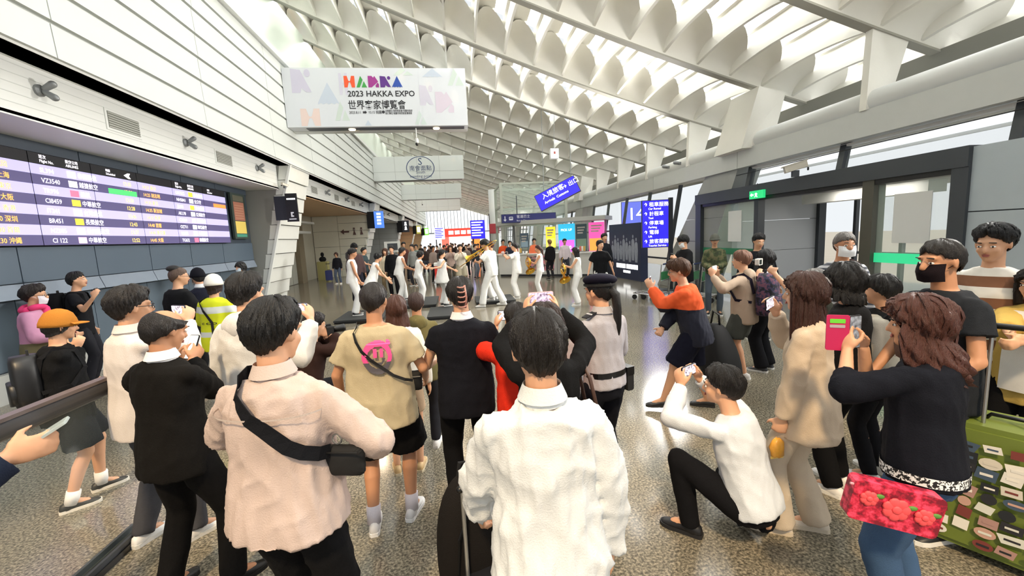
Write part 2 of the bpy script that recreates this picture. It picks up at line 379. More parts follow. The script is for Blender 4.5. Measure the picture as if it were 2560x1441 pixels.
# ---- bulkhead boards hanging across the hall from each pier
def bulkhead(Y, x1, z0, z1, lab, m, seams=True):
    r = empty('bulkhead_board', (0, Y, 0), 0, lab, 'signboard')
    box('board', (-4.79, 0, z0), (x1, .75, z1), m, r)
    box('bottom_slot', (-4.3, .12, z0 - .012), (x1 - .12, .42, z0 + .01), M_DGREY, r)
    box('bottom_panel', (-4.78, .44, z0 - .02), (x1 - .02, .74, z0 + .01), mat('pale_metal', '#c9cac6', .4, .3), r)
    if seams:
        for xx in (-3.5, -2.15, -.8): box('seam', (xx, -.004, z0), (xx + .015, .01, z1), mat('seam', '#b1b4b0', .7), r)
        box('seam', (-4.8, -.004, z0 + .5), (x1, .01, z0 + .515), mat('seam', '#b1b4b0', .7), r)
    return r
M_PANELG = mat('bulkhead_panel', '#dde1dd', .4)
ban = bulkhead(13.5, .58, 5.5, 7.19, 'white expo banner board with coloured letter shapes hanging nearest', mat('banner_print', '#d3d6da', .5), False)
sgn = bulkhead(26.6, .7, 5.72, 7.15, 'pale grey hanging board with a round meeting point emblem', M_PANELG)
bulkhead(39.7, .7, 5.8, 7.15, 'blank pale grey hanging board, third from the camera', M_PANELG); bulkhead(52.8, .7, 5.6, 7.15, 'blank pale grey hanging board, farthest from the camera', M_PANELG)
for i, (x, e) in enumerate(((-3.0, 60), (-.42, 110))):
    MB().lathe([(.0, 0), (.09, 0), (.11, .03)], (x, .27, 5.465), 16).build('downlight', emis('downlight', '#ffe0b0', 14), ban)
    ld = bpy.data.lights.new('downlight_lamp', 'SPOT'); ld.energy = 60; ld.color = (1, .8, .55); ld.spot_size = 2.4; ld.shadow_soft_size = .08
    lo = bpy.data.objects.new('downlight_lamp', ld); COL.objects.link(lo); lo.parent = ban; lo.location = (x, .27, 5.42)
UX, UZ = V(1, 0, 0), V(0, 0, 1)
TY = 13.5 - .004; M_INK = mat('ink_black', '#26262a', .7)
# the expo emblem: five cut letter shapes, each a flat print
def shape(polys, name, col, ox, oz, w, h, parent=ban, y=-.004, mname=None):
    m = MB()
    for pl in polys: m.prism(pl, (ox, y, oz), V(w, 0, 0), V(0, 0, h), V(0, -1, 0), .003)
    return m.build(name, mat(mname or ('print_' + col.lstrip('#')), col, .6), parent)
circ = lambda cx, cy, r, n=12: [(cx + r * math.cos(2 * math.pi * i / n), cy + r * math.sin(2 * math.pi * i / n)) for i in range(n)]
def wavy(n=4): return [(1 - i / (2 * n), .06 * (i % 2)) for i in range(2 * n + 1)]
SH = {'H': [[(0, 0), (.3, 0), (.42, .42), (.5, .47), (.5, .53), (.42, .58), (.3, 1), (0, 1)], [(.7, 0), (1, 0), (1, 1), (.7, 1), (.58, .58), (.5, .53), (.5, .47), (.58, .42)]],
      'A': [[(0, 0), (.3, 0), (.62, .66), (.42, 1)], [(.48, 0), (1, 0), (.72, .55)]],
      'K': [[(0, 0), (.3, 0), (.95, .50), (.62, 1), (.5, .85), (.36, 1), (0, 1)], [(.72, 0), (1, 0), (1, .3), (.86, .42), (.66, .12)]],
      'R': [[(0, 0), (.42, 0), (.5, .2), (.72, .03), (1, .03), (.5, .95), (0, 1)], circ(.84, .82, .16)],
      'T': [[(.5, 1), (0, .08)] + [(i / 8, .06 * (i % 2)) for i in range(9)]]}
for i, (k, c) in enumerate(zip('HAKRT', ('#e8562a', '#3f9a47', '#9a2f85', '#57297f', '#274b9f'))): shape(SH[k], 'emblem_letter', c, -3.05 + i * .35, 6.63, .31, .33)
for (k, x, z, w, h, c) in (('R', -4.55, 6.48, .55, .68, '#c6c2d2'), ('T', -3.85, 6.15, .62, .62, '#bfc8d4'), ('H', -3.2, 6.42, .25, .62, '#cac7d5'), ('H', -4.38, 5.53, .55, .5, '#dec9c1'), ('A', -3.4, 5.68, .42, .55, '#c5d1c8'),
                           ('T', -.72, 6.93, .6, .25, '#bfc8d4'), ('A', -1.6, 6.98, .6, .22, '#c7d3ca'), ('A', .02, 6.68, .5, .5, '#c5d1c8'), ('R', -.85, 6.1, .4, .6, '#c8c5d1'), ('K', -.38, 5.88, .55, .62, '#cfc4d0'), ('A', -1.05, 5.53, .36, .42, '#c5d1cc'), ('T', -2.55, 5.52, .2, .16, '#bfc8d4')):
    shape(SH[k], 'faint_shape', c, x, z, w, h, y=-.002)
text('2023 HAKKA EXPO', .235, M_INK, ban, (-2.98, TY, 6.37), UX, UZ, bold=.004)
text('世界客家博覽會', .285, M_INK, ban, (-3.0, TY, 6.02), UX, UZ, bold=.003, sx=.86)
text('2023.8.11', .11, M_INK, ban, (-2.98, TY, 5.87), UX, UZ, sx=.8); text('10.15 桃園', .11, M_INK, ban, (-2.42, TY, 5.87), UX, UZ, sx=.8)
text('主辦單位 客家委員會 桃園市政府\n執行單位 桃園市政府客家事務局', .075, M_INK, ban, (-1.92, TY, 5.92), UX, UZ, sx=.75)
shape([[(0, .2), (.6, .2), (.6, 0), (1, .5), (.6, 1), (.6, .8), (0, .8)]], 'arrow_mark', '#26262a', -2.58, 5.86, .12, .1); shape([circ(.5, .5, .5)], 'dot_mark', '#26262a', -2.02, 5.87, .09, .09)
# meeting-point emblem
ring = MB(); n = 40
for i in range(n):
    a0, a1 = 2 * math.pi * i / n, 2 * math.pi * (i + 1) / n; ro, ri = .82, .775
    ring.quad(*[(-1.95 + r_ * 1.05 * math.cos(a), -.006, 6.43 + r_ * .86 * math.sin(a)) for r_, a in ((ri, a0), (ro, a0), (ro, a1), (ri, a1))])
ring.build('emblem_ring', mat('emblem_blue', '#3c4f77', .6), sgn); EB = MATS['emblem_blue']; TS = 26.6 - .006
text('S', .6, EB, sgn, (-1.95, TS, 6.62), UX, UZ, 'CENTER'); text('南會面點', .34, EB, sgn, (-1.95, TS, 6.30), UX, UZ, 'CENTER'); text('South\nmeeting point', .24, EB, sgn, (-1.95, TS, 6.10), UX, UZ, 'CENTER')
def domecam(x, y, z, lab, drop=.3):
    o = empty('dome_camera', (x, y, z), 0, lab, 'camera')
    MB().tube([(0, 0, 0), (0, 0, -drop)], .018).build('stem', M_WHITE, o); MB().capsule((0, 0, -drop - .06), (0, 0, -drop - .12), .055, .06).build('housing', M_WHITE, o, smooth=True)
    MB().ell((0, 0, -drop - .19), (.05, .05, .06)).build('lens_dome', M_BLACK, o, smooth=True)
domecam(-1.06, 13.75, 5.5, 'white dome camera with black lens under the expo banner'); domecam(-3.0, 40.0, 5.78, 'tiny dome camera under the third hanging board', .25)
# ---- right side: doors, frames, clerestory, beam and pipe
wr = empty('wall_right', (0, 0, 0), **ST)
M_GREYW = mat('grey_wall_panel', '#b2bcc2', .45, var=.03)
for a, b in ((-1, 1.6), (1.62, 3.3), (3.32, 4.86)):
    for z0, z1 in ((0, 1.1), (1.115, 1.98), (1.995, 2.86)): box('wall_panel', (7.0, a, z0), (7.2, b, z1), M_GREYW, wr)
box('wall_core', (7.05, -1, 0), (7.3, 4.9, 2.86), M_DGREY, wr)
dr = empty('door_2', (0, 0, 0), **ST)
box('header', (6.93, 4.86, 2.60), (7.25, 11.35, 2.88), M_DGREY, dr); box('post', (6.95, 4.86, 0), (7.2, 5.06, 2.6), M_DGREY, dr); box('post', (6.97, 6.16, 0), (7.2, 6.36, 2.6), mat('bronze_post', '#5b594f', .4, .4), dr)
box('post', (6.95, 11.1, 0), (7.2, 11.35, 2.6), M_DGREY, dr); box('post', (6.99, 8.86, 0), (7.16, 9.0, 2.6), M_DGREY, dr); box('track', (6.98, 5.06, 2.52), (7.18, 11.1, 2.6), M_BLACK, dr)
for a, b in ((5.06, 6.16), (9.0, 11.1)):
    lf = box('door_leaf', (7.06, a, .05), (7.075, b, 2.52), M_GLASSG, dr)
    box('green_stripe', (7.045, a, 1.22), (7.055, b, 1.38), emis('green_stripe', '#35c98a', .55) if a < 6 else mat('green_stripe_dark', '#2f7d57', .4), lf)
    box('paper_notice', (7.04, a + .28 if a < 6 else a + .5, 1.55), (7.05, a + .82 if a < 6 else a + 1.0, 2.33), mat('paper', '#dfe0de', .8), lf)
# vestibule behind the doors
vs = empty('wall_vestibule', (0, 0, 0), **ST)
for i, (a, b) in enumerate(((0, 1.25), (1.26, 2.05), (2.06, 2.66))): box('wall_panel', (7.3, 10.0, a), (9.6, 10.2, b), mat('vestibule_panel', '#c2c6ca', .4), vs)
box('ceiling_panel', (7.2, 4.9, 2.66), (10.8, 11.3, 2.72), mat('vest_ceiling', '#b9bcbc', .5), vs); box('air_curtain', (8.6, 6.6, 2.4), (9.0, 9.4, 2.62), M_WHITE, vs)
box('corner_post', (9.6, 9.9, 0), (9.8, 10.2, 2.66), M_DGREY, vs)
for y in (5.0, 6.2, 7.4, 8.6, 9.8): box('mullion', (10.6, y, 0), (10.7, y + .08, 2.66), M_DGREY, vs)
box('outer_rail', (10.6, 4.9, 1.05), (10.68, 9.9, 1.12), M_GREY, vs); box('dark_sign', (10.55, 5.2, 2.15), (10.6, 5.9, 2.6), mat('brown_print', '#6b5138', .7), vs)
cl_o = empty('added_ceiling_light', (8.3, 7.6, 2.66), 0, 'added flat ceiling light brightening the door vestibule', 'lamp'); box('frame', (-.2, -.9, -.03), (.2, .9, 0), M_WHITE, cl_o); box('diffuser', (-.16, -.86, -.036), (.16, .86, -.03), emis('vest_diffuser', '#fff8ee', 9), cl_o)  # added lamp that lifts the dark vestibule panels
# clerestory glazing above the doors
cl = empty('window_1', (0, 0, 0), **ST); CY = [-1, 2.0, 4.5, 6.95, 9.4]
for a, b in zip(CY, CY[1:]):
    MB().hexa([(7.15, a + .06, 2.88), (7.17, a + .06, 2.88), (7.17, b - .06, 2.88), (7.15, b - .06, 2.88), (7.3, a + .06, 3.5), (7.32, a + .06, 3.5), (7.32, b - .06, 3.5), (7.3, b - .06, 3.5)]).build('window_pane', M_GLASS, cl)
    MB().hexa([(7.08, b - .06, 2.86), (7.2, b - .06, 2.86), (7.2, b + .06, 2.86), (7.08, b + .06, 2.86), (7.24, b - .02, 3.5), (7.36, b - .02, 3.5), (7.36, b + .1, 3.5), (7.24, b + .1, 3.5)]).build('mullion', M_DGREY, cl)
MB().tube([(7.08, -1, 3.24), (7.08, 11, 3.2)], .008, 6).build('cable', M_BLACK, cl)
box('glazing_bar', (7.2, -1, 3.30), (7.3, 9.4, 3.35), M_WHITE, cl)
MB().hexa([(8.0, -4, 3.25), (12.5, -4, 5.2), (12.5, 12, 5.2), (8.0, 12, 3.25), (8.0, -4, 3.3), (12.5, -4, 5.25), (12.5, 12, 5.25), (8.0, 12, 3.3)]).build('outer_canopy', M_CLER, cl)  # canopy glows by itself in place of daylight coming through it
for i in range(9): box('canopy_purlin', (8.15 + i * .48, -4, 3.22 + i * .208), (8.19 + i * .48, 12, 3.27 + i * .208), mat('purlin', '#cfd0ca', .6), cl)
bm_ = empty('trim_3', (0, 0, 0), **ST)
box('fascia', (6.98, -1, 3.35), (7.12, 70, 3.79), mat('beam_fascia', '#c4c6c3', .5, var=.03), bm_)
box('fascia_soffit', (7.0, -1, 3.38), (7.6, 70, 3.45), mat('beam_fascia', '#c4c6c3'), bm_)
for y in (9.6, 14.0, 22.7, 35.8, 48.9): box('fascia_joint', (6.972, y, 3.35), (6.985, y + .02, 3.79), mat('seam', '#b1b4b0'), bm_)
MB().tube([(7.16, -1, 3.93), (7.16, 70, 3.93)], .19, 20).build('pipe', mat('beam_pipe', '#d2d3cf', .45), bm_, smooth=True)
box('sky_block_panel', (8.3, -1, 3.45), (8.42, 70, 4.75), mat('sky_block_grey', '#8e8d86', .8), bm_)  # added panel blocks the sky and stands in for the shade behind the pipe
for k in range(5):
    y = 9.0 + 13.1 * k
    MB().hexa([(6.75, y + .15, 3.75), (7.4, y, 3.75), (7.4, y + 1.3, 3.75), (6.75, y + 1.2, 3.75), (6.85, y - .25, 5.0), (7.5, y - .25, 4.85), (7.5, y + .75, 4.85), (6.85, y + .7, 5.0)]).build('column_head', M_CONC, bm_)
# leaning concrete piers and glazing beyond the doors
def rpier(y0, m):
    r = empty('wall_pier', (0, 0, 0), **ST); zz = [0, .92, 1.55, 2.2, 2.85, 3.42]
    for a, b in zip(zz, zz[1:]):
        L0 = lambda z: (11.35 - .55 * z * .9 + y0, 13.9 - .85 * z + y0)
        (a0, a1), (c0, c1) = L0(a + .006), L0(b - .006)
        MB().hexa([(7.06, a0, a + .006), (7.7, a0, a + .006), (7.7, a1, a + .006), (7.06, a1, a + .006), (7.06, c0, b - .006), (7.7, c0, b - .006), (7.7, c1, b - .006), (7.06, c1, b - .006)]).build('panel', m, r)
rpier(0, mat('fair_concrete', '#9d9f9b', .6, var=.08, vscale=3))
for k in range(1, 5): rpier(13.1 * k - .3, mat('white_concrete', '#cfcfc9', .6))
gz = empty('window_2', (0, 0, 0), **ST)
y = 13.6
while y < 69:
    MB().hexa([(7.15, y, 0), (7.25, y, 0), (7.25, y + .1, 0), (7.15, y + .1, 0), (7.45, y - .55, 3.4), (7.55, y - .55, 3.4), (7.55, y - .45, 3.4), (7.45, y - .45, 3.4)]).build('mullion', M_DGREY, gz)
    box('window_pane', (7.3, y, .1), (7.31, y + 2.1, 3.4), M_GLASS, gz); y += 2.18
box('transom', (7.2, 13.6, 1.95), (7.28, 69, 2.02), M_DGREY, gz); box('transom', (7.2, 13.6, .9), (7.28, 69, .96), M_DGREY, gz)
# far end wall of translucent glass with thin ribs
fw_ = empty('wall_far', (0, 0, 0), **ST)
box('translucent_wall', (-9, 69.5, 0), (12, 69.7, 10.5), M_CLER, fw_)
for i in range(36): box('rib', (-8.5 + i * .55, 69.3, 3.2), (-8.42 + i * .55, 69.45, 9), mat('far_rib', '#8d939c', .5), fw_)
box('transom', (-9, 69.2, 3.0), (12, 69.45, 3.2), mat('far_rib', '#c8ccd2'), fw_)
# ================================================================== PEOPLE
def rotz(a): c, s = math.cos(a), math.sin(a); return np.array([[c, -s, 0], [s, c, 0], [0, 0, 1.]])
def rotx(a): c, s = math.cos(a), math.sin(a); return np.array([[1, 0, 0], [0, c, -s], [0, s, c]])
def roty(a): c, s = math.cos(a), math.sin(a); return np.array([[c, 0, s], [0, 1, 0], [-s, 0, c]])
def ik(a, b, l1, l2, hint):
    """Middle joint of a two-bone limb from a to b, bending towards hint; returns joint and reachable end."""
    a = np.asarray(a, float); b = np.asarray(b, float); d = b - a; L = np.linalg.norm(d); mx = (l1 + l2) * .995
    if L > mx: d = d * mx / L; b = a + d; L = mx
    L = max(L, abs(l1 - l2) + .02); t = nrm(d); x = (l1 * l1 - l2 * l2 + L * L) / (2 * L); h = math.sqrt(max(0, l1 * l1 - x * x))
    n = np.asarray(hint, float) - t * (np.asarray(hint, float) @ t); n = nrm(n) if np.linalg.norm(n) > 1e-5 else V(0, 1, 0)
    return a + t * x + n * h, b
def hand(mb, W, d, n, side, s, style, detail):
    d = nrm(d); n = nrm(np.asarray(n, float) - d * (np.asarray(n, float) @ d)); lat = np.cross(d, n) * side
    R = np.stack([lat, n, d], 1)
    mb.ell(W + d * .05 * s, (.043 * s, .019 * s, .056 * s), R, 10, 7)
    if detail == 0:
        mb.capsule(W + d * .08 * s, W + d * .14 * s + n * .02 * s, .026 * s, .018 * s, 7, 2); return
    B = {'relaxed': (14, 24, 18), 'hold': (28, 46, 34), 'fist': (72, 92, 55), 'point': (72, 92, 55), 'flat': (4, 6, 4), 'grip': (52, 66, 40)}[style]
    for i, (off, L) in enumerate(zip((.034, .012, -.011, -.032), (.072, .080, .075, .060))):
        K = W + d * (.088 - .004 * abs(i - 1)) * s + lat * off * s
        mb.capsule(W + d * .03 * s + lat * off * .75 * s, K, .0125 * s, .0115 * s, 8, 2)
        p = K; a = 0; bb = (4, 6, 4) if (style == 'point' and i == 0) else B; dd = nrm(d + lat * (off * 2.2))
        for q, fr in enumerate((.45, .30, .25)):
            a += math.radians(bb[q]); e = p + (dd * math.cos(a) + n * math.sin(a)) * L * fr * s
            mb.capsule(p, e, (.0100 - .0010 * q) * s, (.0092 - .0010 * q) * s, 8, 2); p = e
    p = W + d * .022 * s + lat * .030 * s; dd = nrm(d * .62 + lat * .68 + n * .30); e = p + dd * .048 * s
    mb.capsule(p, e, .0145 * s, .0115 * s, 8, 2); e2 = e + nrm(d * .85 + lat * .25 + n * (.55 if style in ('hold', 'grip', 'fist') else .15)) * .034 * s
    mb.capsule(e, e2, .0105 * s, .0085 * s, 8, 2)
def skull_r(dirs, s):
    """Distance from the head centre to the scalp along unit directions (rows)."""
    c = V(0, -.008, .012); r = V(.080, .101, .108)
    q = dirs / r; A = (q * q).sum(1); B = -(dirs * c / r ** 2).sum(1); C = (c * c / r ** 2).sum() - 1
    return (-B + np.sqrt(np.maximum(B * B - A * C, 0))) / A * s
def make_hair(name, style, m, parent, Hc, Hr, s, th=.014, length=0, seed=0, spread=0, curl=0, clumps=0):
    na, k1, k2 = 96, 14, (12 if length else 1); r = np.random.default_rng(seed)
    az = np.linspace(0, 2 * math.pi, na, endpoint=False); fa = np.abs((az + math.pi) % (2 * math.pi) - math.pi)  # 0 front .. pi back
    ctl = {'short': (52, 62, 90, 126, 140), 'buzz': (55, 64, 86, 116, 134), 'long': (54, 72, 108, 120, 124), 'bob': (58, 84, 112, 122, 126), 'bald': (60, 72, 90, 122, 136), 'up': (52, 66, 92, 116, 132), 'fringe': (74, 80, 96, 128, 140)}[style]
    end = np.radians(np.interp(fa, np.radians([0, 45, 90, 140, 180]), ctl))
    jag = r.normal(size=na); jag = (jag + np.roll(jag, 1) * .7) / 1.2; end += jag * (.05 if not length else .02)
    clump = sum(np.sin(az * f + r.uniform(0, 6)) for f in (5, 9, 14, 23)) / 4
    thick = th * s * (1 + .35 * clump)
    cols = []; cut = np.radians(55)
    Lc = np.where(fa > cut, length, 0.0) * np.clip((fa - cut) / .25, 0, 1) * (1 + .05 * clump) if length else np.zeros(na)
    for i in range(na):
        ph = np.linspace(math.radians(2) if style != 'bald' or fa[i] > 9 else 0, end[i], k1)
        if style == 'bald': ph = np.linspace(math.radians(np.interp(fa[i], [0, 1.0, 2.2, 3.14], [62, 50, 40, 34])), end[i], k1)
        dirs = np.stack([np.sin(ph) * math.sin(az[i]), np.sin(ph) * math.cos(az[i]), np.cos(ph)], 1)
        tt = np.linspace(0, 1, k1); k0 = float(np.interp(fa[i], [0, .8, 1.5, 3.2], [.80, .62, .42, .40])) if not length else .75
        prof = np.where(tt < k0, 1, 1 - np.clip((tt - k0) / (1 - k0), 0, 1) ** 1.2 * (.93 if not length else .1)) * (.75 + .25 * np.sin(np.clip(tt * 2.2, 0, 1) * math.pi / 2))
        prof = prof * (1 + .22 * r.normal(size=k1) * tt)
        if style == 'bald': prof = np.sin(np.pi * np.clip(tt * .9 + .03, 0, 1)) ** .6
        wav = 1 + .18 * np.sin(tt * 9 + az[i] * 7 + r.uniform(0, .8))
        rad = skull_r(dirs, s) + thick[i] * prof * wav + .0016 * s * np.sin(az[i] * 31 + tt * 5) * tt + .0012 * s * r.normal(size=k1) * tt
        P = dirs * rad[:, None]
        if style == 'fringe' : P[:, 2] += 0
        if length:
            b = P[-1]; o = nrm(V(b[0], b[1], 0)); q = np.linspace(0, 1, k2 + 1)[1:]
            dz = Lc[i] * q
            ex = o[None] * (spread * np.sin(np.clip(q * 1.4, 0, 1) * math.pi / 2) * min(1, Lc[i] / max(length, 1e-3)))[:, None]
            if curl: ex = ex + o[None] * (curl * np.sin(q * 16 + az[i] * 9 + r.uniform(0, 1.5)) * q)[:, None] + np.stack([np.zeros(k2), np.zeros(k2), np.zeros(k2)], 1)
            P = np.vstack([P, b + ex - np.outer(dz, V(0, 0, 1))])
            P = np.vstack([P, P[-1] * V(.55, .55, 1)])
        else:
            e = dirs[-1] * (skull_r(dirs[-1:], s)[0] * .95); P = np.vstack([P, e])
        cols.append(P)
    A = np.stack(cols)  # na, m, 3
    m_ = A.shape[1]; vs = A.reshape(-1, 3) @ Hr.T + Hc; fs = []
    for i in range(na):
        j = (i + 1) % na
        for q in range(m_ - 1): fs.append((i * m_ + q, i * m_ + q + 1, j * m_ + q + 1, j * m_ + q))
    mb = MB(); mb.add(vs, fs)
    if style != 'bald': mb.add([Hc + Hr @ (V(0, 0, 1) * (skull_r(np.array([[0, 0, 1.]]), s)[0] + th * s))] + [vs[i * m_] for i in range(na)], [(0, 1 + (i + 1) % na, 1 + i) for i in range(na)])
    if clumps:
        vs3 = vs.reshape(na, m_, 3); cen = Hc - Hr @ V(0, 0, .02 * s); qmax = m_ - (3 if length else 3)
        for _ in range(clumps):
            i = int(r.integers(0, na)); q0 = int(r.integers(0, max(1, int(qmax * (.75 if length else .6))))); n_ = int(r.integers(5, 8 if not length else 13)); dr = r.uniform(-.5, .5); lift = r.uniform(.002, .006) * s; wd = r.uniform(.005, .011) * s; top_ = []; L_ = []; R_ = []
            for k in range(n_):
                q = min(q0 + k, qmax); f = k / (n_ - 1); ii = i + dr * k; a0 = int(math.floor(ii)) % na; w1 = ii - math.floor(ii); p0 = vs3[a0, q] * (1 - w1) + vs3[(a0 + 1) % na, q] * w1
                if q == qmax and q0 + k > qmax: p0 = p0 + (vs3[a0, qmax] - vs3[a0, qmax - 1]) * .35 * (q0 + k - qmax)
                o_ = nrm(p0 - (cen if not length or q < k1 else V(cen[0], cen[1], p0[2]))); sd = nrm(np.cross(o_, vs3[a0, min(q + 1, m_ - 1)] - vs3[a0, max(q - 1, 0)] + 1e-6)); ww = wd * math.sin(math.pi * (.12 + .86 * f)) ** .7
                top_.append(p0 + o_ * (lift * math.sin(math.pi * (.1 + .8 * f)) + .003 * s)); L_.append(p0 + sd * ww - o_ * .002); R_.append(p0 - sd * ww - o_ * .002)
            fs2 = []
            for k in range(n_ - 1): fs2 += [(k, k + 1, n_ + k + 1, n_ + k), (k + 1, k, 2 * n_ + k, 2 * n_ + k + 1)]
            mb.add(top_ + L_ + R_, fs2)
    return mb.build(name, m, parent, smooth=True)
def hairmat(col): return mat('hair_' + col.lstrip('#'), col, .42, var=.5, vscale=26, bump=.7, bscale=70, stretch=(6, 6, .8))
def pend(name, mb, m, parent, vox, smooth, fold=None):
    o = mb.build(name, m, parent); md = o.modifiers.new('remesh', 'REMESH'); md.mode = 'VOXEL'; md.voxel_size = vox
    if smooth:
        sm = o.modifiers.new('smooth', 'SMOOTH'); sm.iterations = smooth; sm.factor = .5
    PENDING.append((o, 'mesh', fold)); return o
EYE_ME = {}
class Person: pass
SEED = [100]
def person(label, head, facing, group=None, cat='person', skin=0, build=1.0, hands=(None, None), hand_style=('relaxed', 'relaxed'), hand_dir=(None, None), elbow=(None, None), feet=None, pelvis=None, lean=0, leanx=0, hyaw=0, hpitch=0, hroll=0,
           hair=('short', '#14110f', .016, 0), top=None, bottom=None, shoes='#222222', sole='#e8e6e0', socks=None, detail=1, face=True, H=None, z0=0.0, twist=0, fold=.008, stoop=0, wide=1.0, mask=None, shoulders=1.0):
    """head = (px, py, depth) of the top of the head; facing = heading in degrees, 0 = away from the camera along the hall, + = to the left."""
    SEED[0] += 1; seed = SEED[0]
    hp = at(*head) if len(head) == 3 and not isinstance(head, np.ndarray) else np.asarray(head)
    stand = pelvis is None
    tall = hp[2] - z0 if H is None else H
    s = tall / 1.72 if stand and H is None else (H or 1.7) / 1.72
    R = rotz(math.radians(facing)); RI = R.T
    lr, lx = math.radians(lean), math.radians(leanx)
    t = nrm(V(math.sin(lx), math.sin(lr) * math.cos(lx), math.cos(lr) * math.cos(lx)))
    top_off = t * .52 * s + rotx(-lr * .6) @ V(0, .015 * s, .27 * s)
    pz = .93 * s if stand else pelvis[2]
    if stand: s0 = s; s = s * tall / (pz + top_off[2]) if H is None else s; top_off = top_off * (s / s0); pz = .93 * s
    root = hp - R @ V(top_off[0], top_off[1], 0); root[2] = z0
    if pelvis is not None: root = root - R @ V(pelvis[0], pelvis[1], 0)
    P = V(0, 0, pz) if stand else V(pelvis[0], pelvis[1], pz)
    o = empty('person', tuple(root), math.radians(facing), label, cat, group)
    loc = lambda w: RI @ (np.asarray(w, float) - root)
    N = P + t * .52 * s; tw = rotz(math.radians(twist)); Sx = tw @ V(1, 0, 0); Sx = nrm(Sx - t * (Sx @ t)); Fw = np.cross(t, Sx)
    sh = [N - t * .078 * s + Sx * sd * .163 * s * (.35 + .65 * wide) * shoulders for sd in (-1, 1)]
    hips = [P + V(sd * .09 * s * wide, 0, -.03 * s) for sd in (-1, 1)]
    feet = feet or ((-.11, 0, 8), (.11, 0, -8))   # x, y, toe-out degrees
    LA, LF = .285 * s, .255 * s; TH, SHN = .425 * s, .42 * s
    ank = []; knee = []; fdir = []
    for i, f in enumerate(feet):
        az_ = f[3] if len(f) > 3 else 0; a = V(f[0] * s, f[1] * s, .085 * s + az_); dv = rotz(math.radians(f[2])) @ V(0, 1, 0)
        kh = f[4] if len(f) > 4 else dv + V(0, 0, .05); k_, a_ = ik(hips[i], a, TH, SHN, kh); knee.append(k_); ank.append(a_); fdir.append(dv)
    elb = []; wr = []
    for i in (0, 1):
        sd = (-1, 1)[i]; hw = hands[i]
        tgt = V(sd * .25 * s * wide, .06 * s, P[2] - .12 * s) if hw is None else (loc(hw[1:]) if isinstance(hw, tuple) and hw[0] == 'w' else loc(at(*hw)) if hw[2] > .9 and abs(hw[0]) > 10 else V(*hw))
        eh = V(sd * .55, -.55, -.6) if elbow[i] is None else V(*elbow[i])
        e, w_ = ik(sh[i], tgt, LA, LF, eh); elb.append(e); wr.append(w_)
    # head frame
    Hr = rotz(math.radians(hyaw)) @ rotx(-math.radians(hpitch) - lr * .35) @ roty(math.radians(hroll)); Hc = N + nrm(t + V(0, .25, .6)) * .155 * s + V(0, .012 * s, 0)
    vox = {2: .0092, 1: .018, 0: .036}[detail] * s
    # ---- body: one continuous skin
    b = MB(); w = build * wide
    def ring(fr, a, dpt, off=0, n=18, ex=.86):
        q = np.linspace(0, 2 * math.pi, n, endpoint=False); c_, s_ = np.cos(q), np.sin(q)
        c_ = np.sign(c_) * np.abs(c_) ** ex; s_ = np.sign(s_) * np.abs(s_) ** ex
        return P + t * fr * .52 * s + Fw * (off * s + stoop * fr * fr * s * .1) + np.outer(c_, Sx) * a * s + np.outer(s_, Fw) * dpt * s
    b.loft([ring(f_, a * w, d_ * build, o_) for f_, a, d_, o_ in ((-.18, .10, .085, -.01), (0, .15, .105, -.015), (.22, .145, .10, -.005), (.45, .132, .095, 0), (.65, .144, .095, .0), (.82, .138, .086, -.005), (.93, .095, .06, -.005), (1.0, .052, .048, 0))])
    b.capsule(N - t * .03 * s, Hc - Hr @ V(0, .02 * s, .05 * s), .056 * s, .052 * s, 12)
    for i in (0, 1):
        b.capsule(sh[i], elb[i], (.043 if top and top.get('sleeve') == 'none' else .036) * s * (.4 + .6 * build), .036 * s, 10); b.capsule(elb[i], wr[i], .039 * s, .026 * s, 10)
        b.capsule(hips[i], knee[i], .078 * s * build, .052 * s * build, 12); mid = knee[i] * .66 + ank[i] * .34 - fdir[i] * .012 * s
        b.capsule(knee[i], mid, .050 * s, .052 * s * (.6 + .4 * build), 12); b.capsule(mid, ank[i], .050 * s * (.6 + .4 * build), .034 * s, 12); b.capsule(ank[i], ank[i] + fdir[i] * .10 * s - V(0, 0, .045 * s), .032 * s, .028 * s, 8)
        hd = hand_dir[i]; fd = nrm(wr[i] - elb[i]) if hd is None else nrm(RI @ V(*hd[0])); pn = (V(-(-1, 1)[i], .15, 0) if hd is None else RI @ V(*hd[1]))
        hand(b, wr[i], fd, pn, (-1, 1)[i], s, hand_style[i], detail)
    hv = lambda *q: Hc + Hr @ (V(*q) * s)
    b.ell(hv(0, -.012, .022), V(.075, .094, .09) * s, Hr, 16, 11); b.ell(hv(0, .028, -.035), V(.060, .064, .078) * s, Hr, 14, 9); b.ell(hv(0, .058, -.088), V(.032, .028, .026) * s, Hr, 10, 7)
    if detail:
        b.capsule(hv(0, .088, .008), hv(0, .104, -.030), .010 * s, .0145 * s, 8, 2); b.capsule(hv(-.038, .078, .024), hv(.038, .078, .024), .014 * s, .014 * s, 8, 2)
        for sd in (-1, 1): b.ell(hv(sd * .079, -.004, -.004), V(.010, .021, .032) * s, Hr @ rotz(sd * -.35), 8, 7); b.ell(hv(sd * .036, .062, -.03), V(.024, .022, .024) * s, Hr, 8, 6)
    else:
        b.ell(hv(0, .095, -.02), V(.016, .02, .022) * s, Hr, 6, 5)
    body = pend('body', b, M_SKIN[skin], o, vox, 3 if detail == 2 else 2)
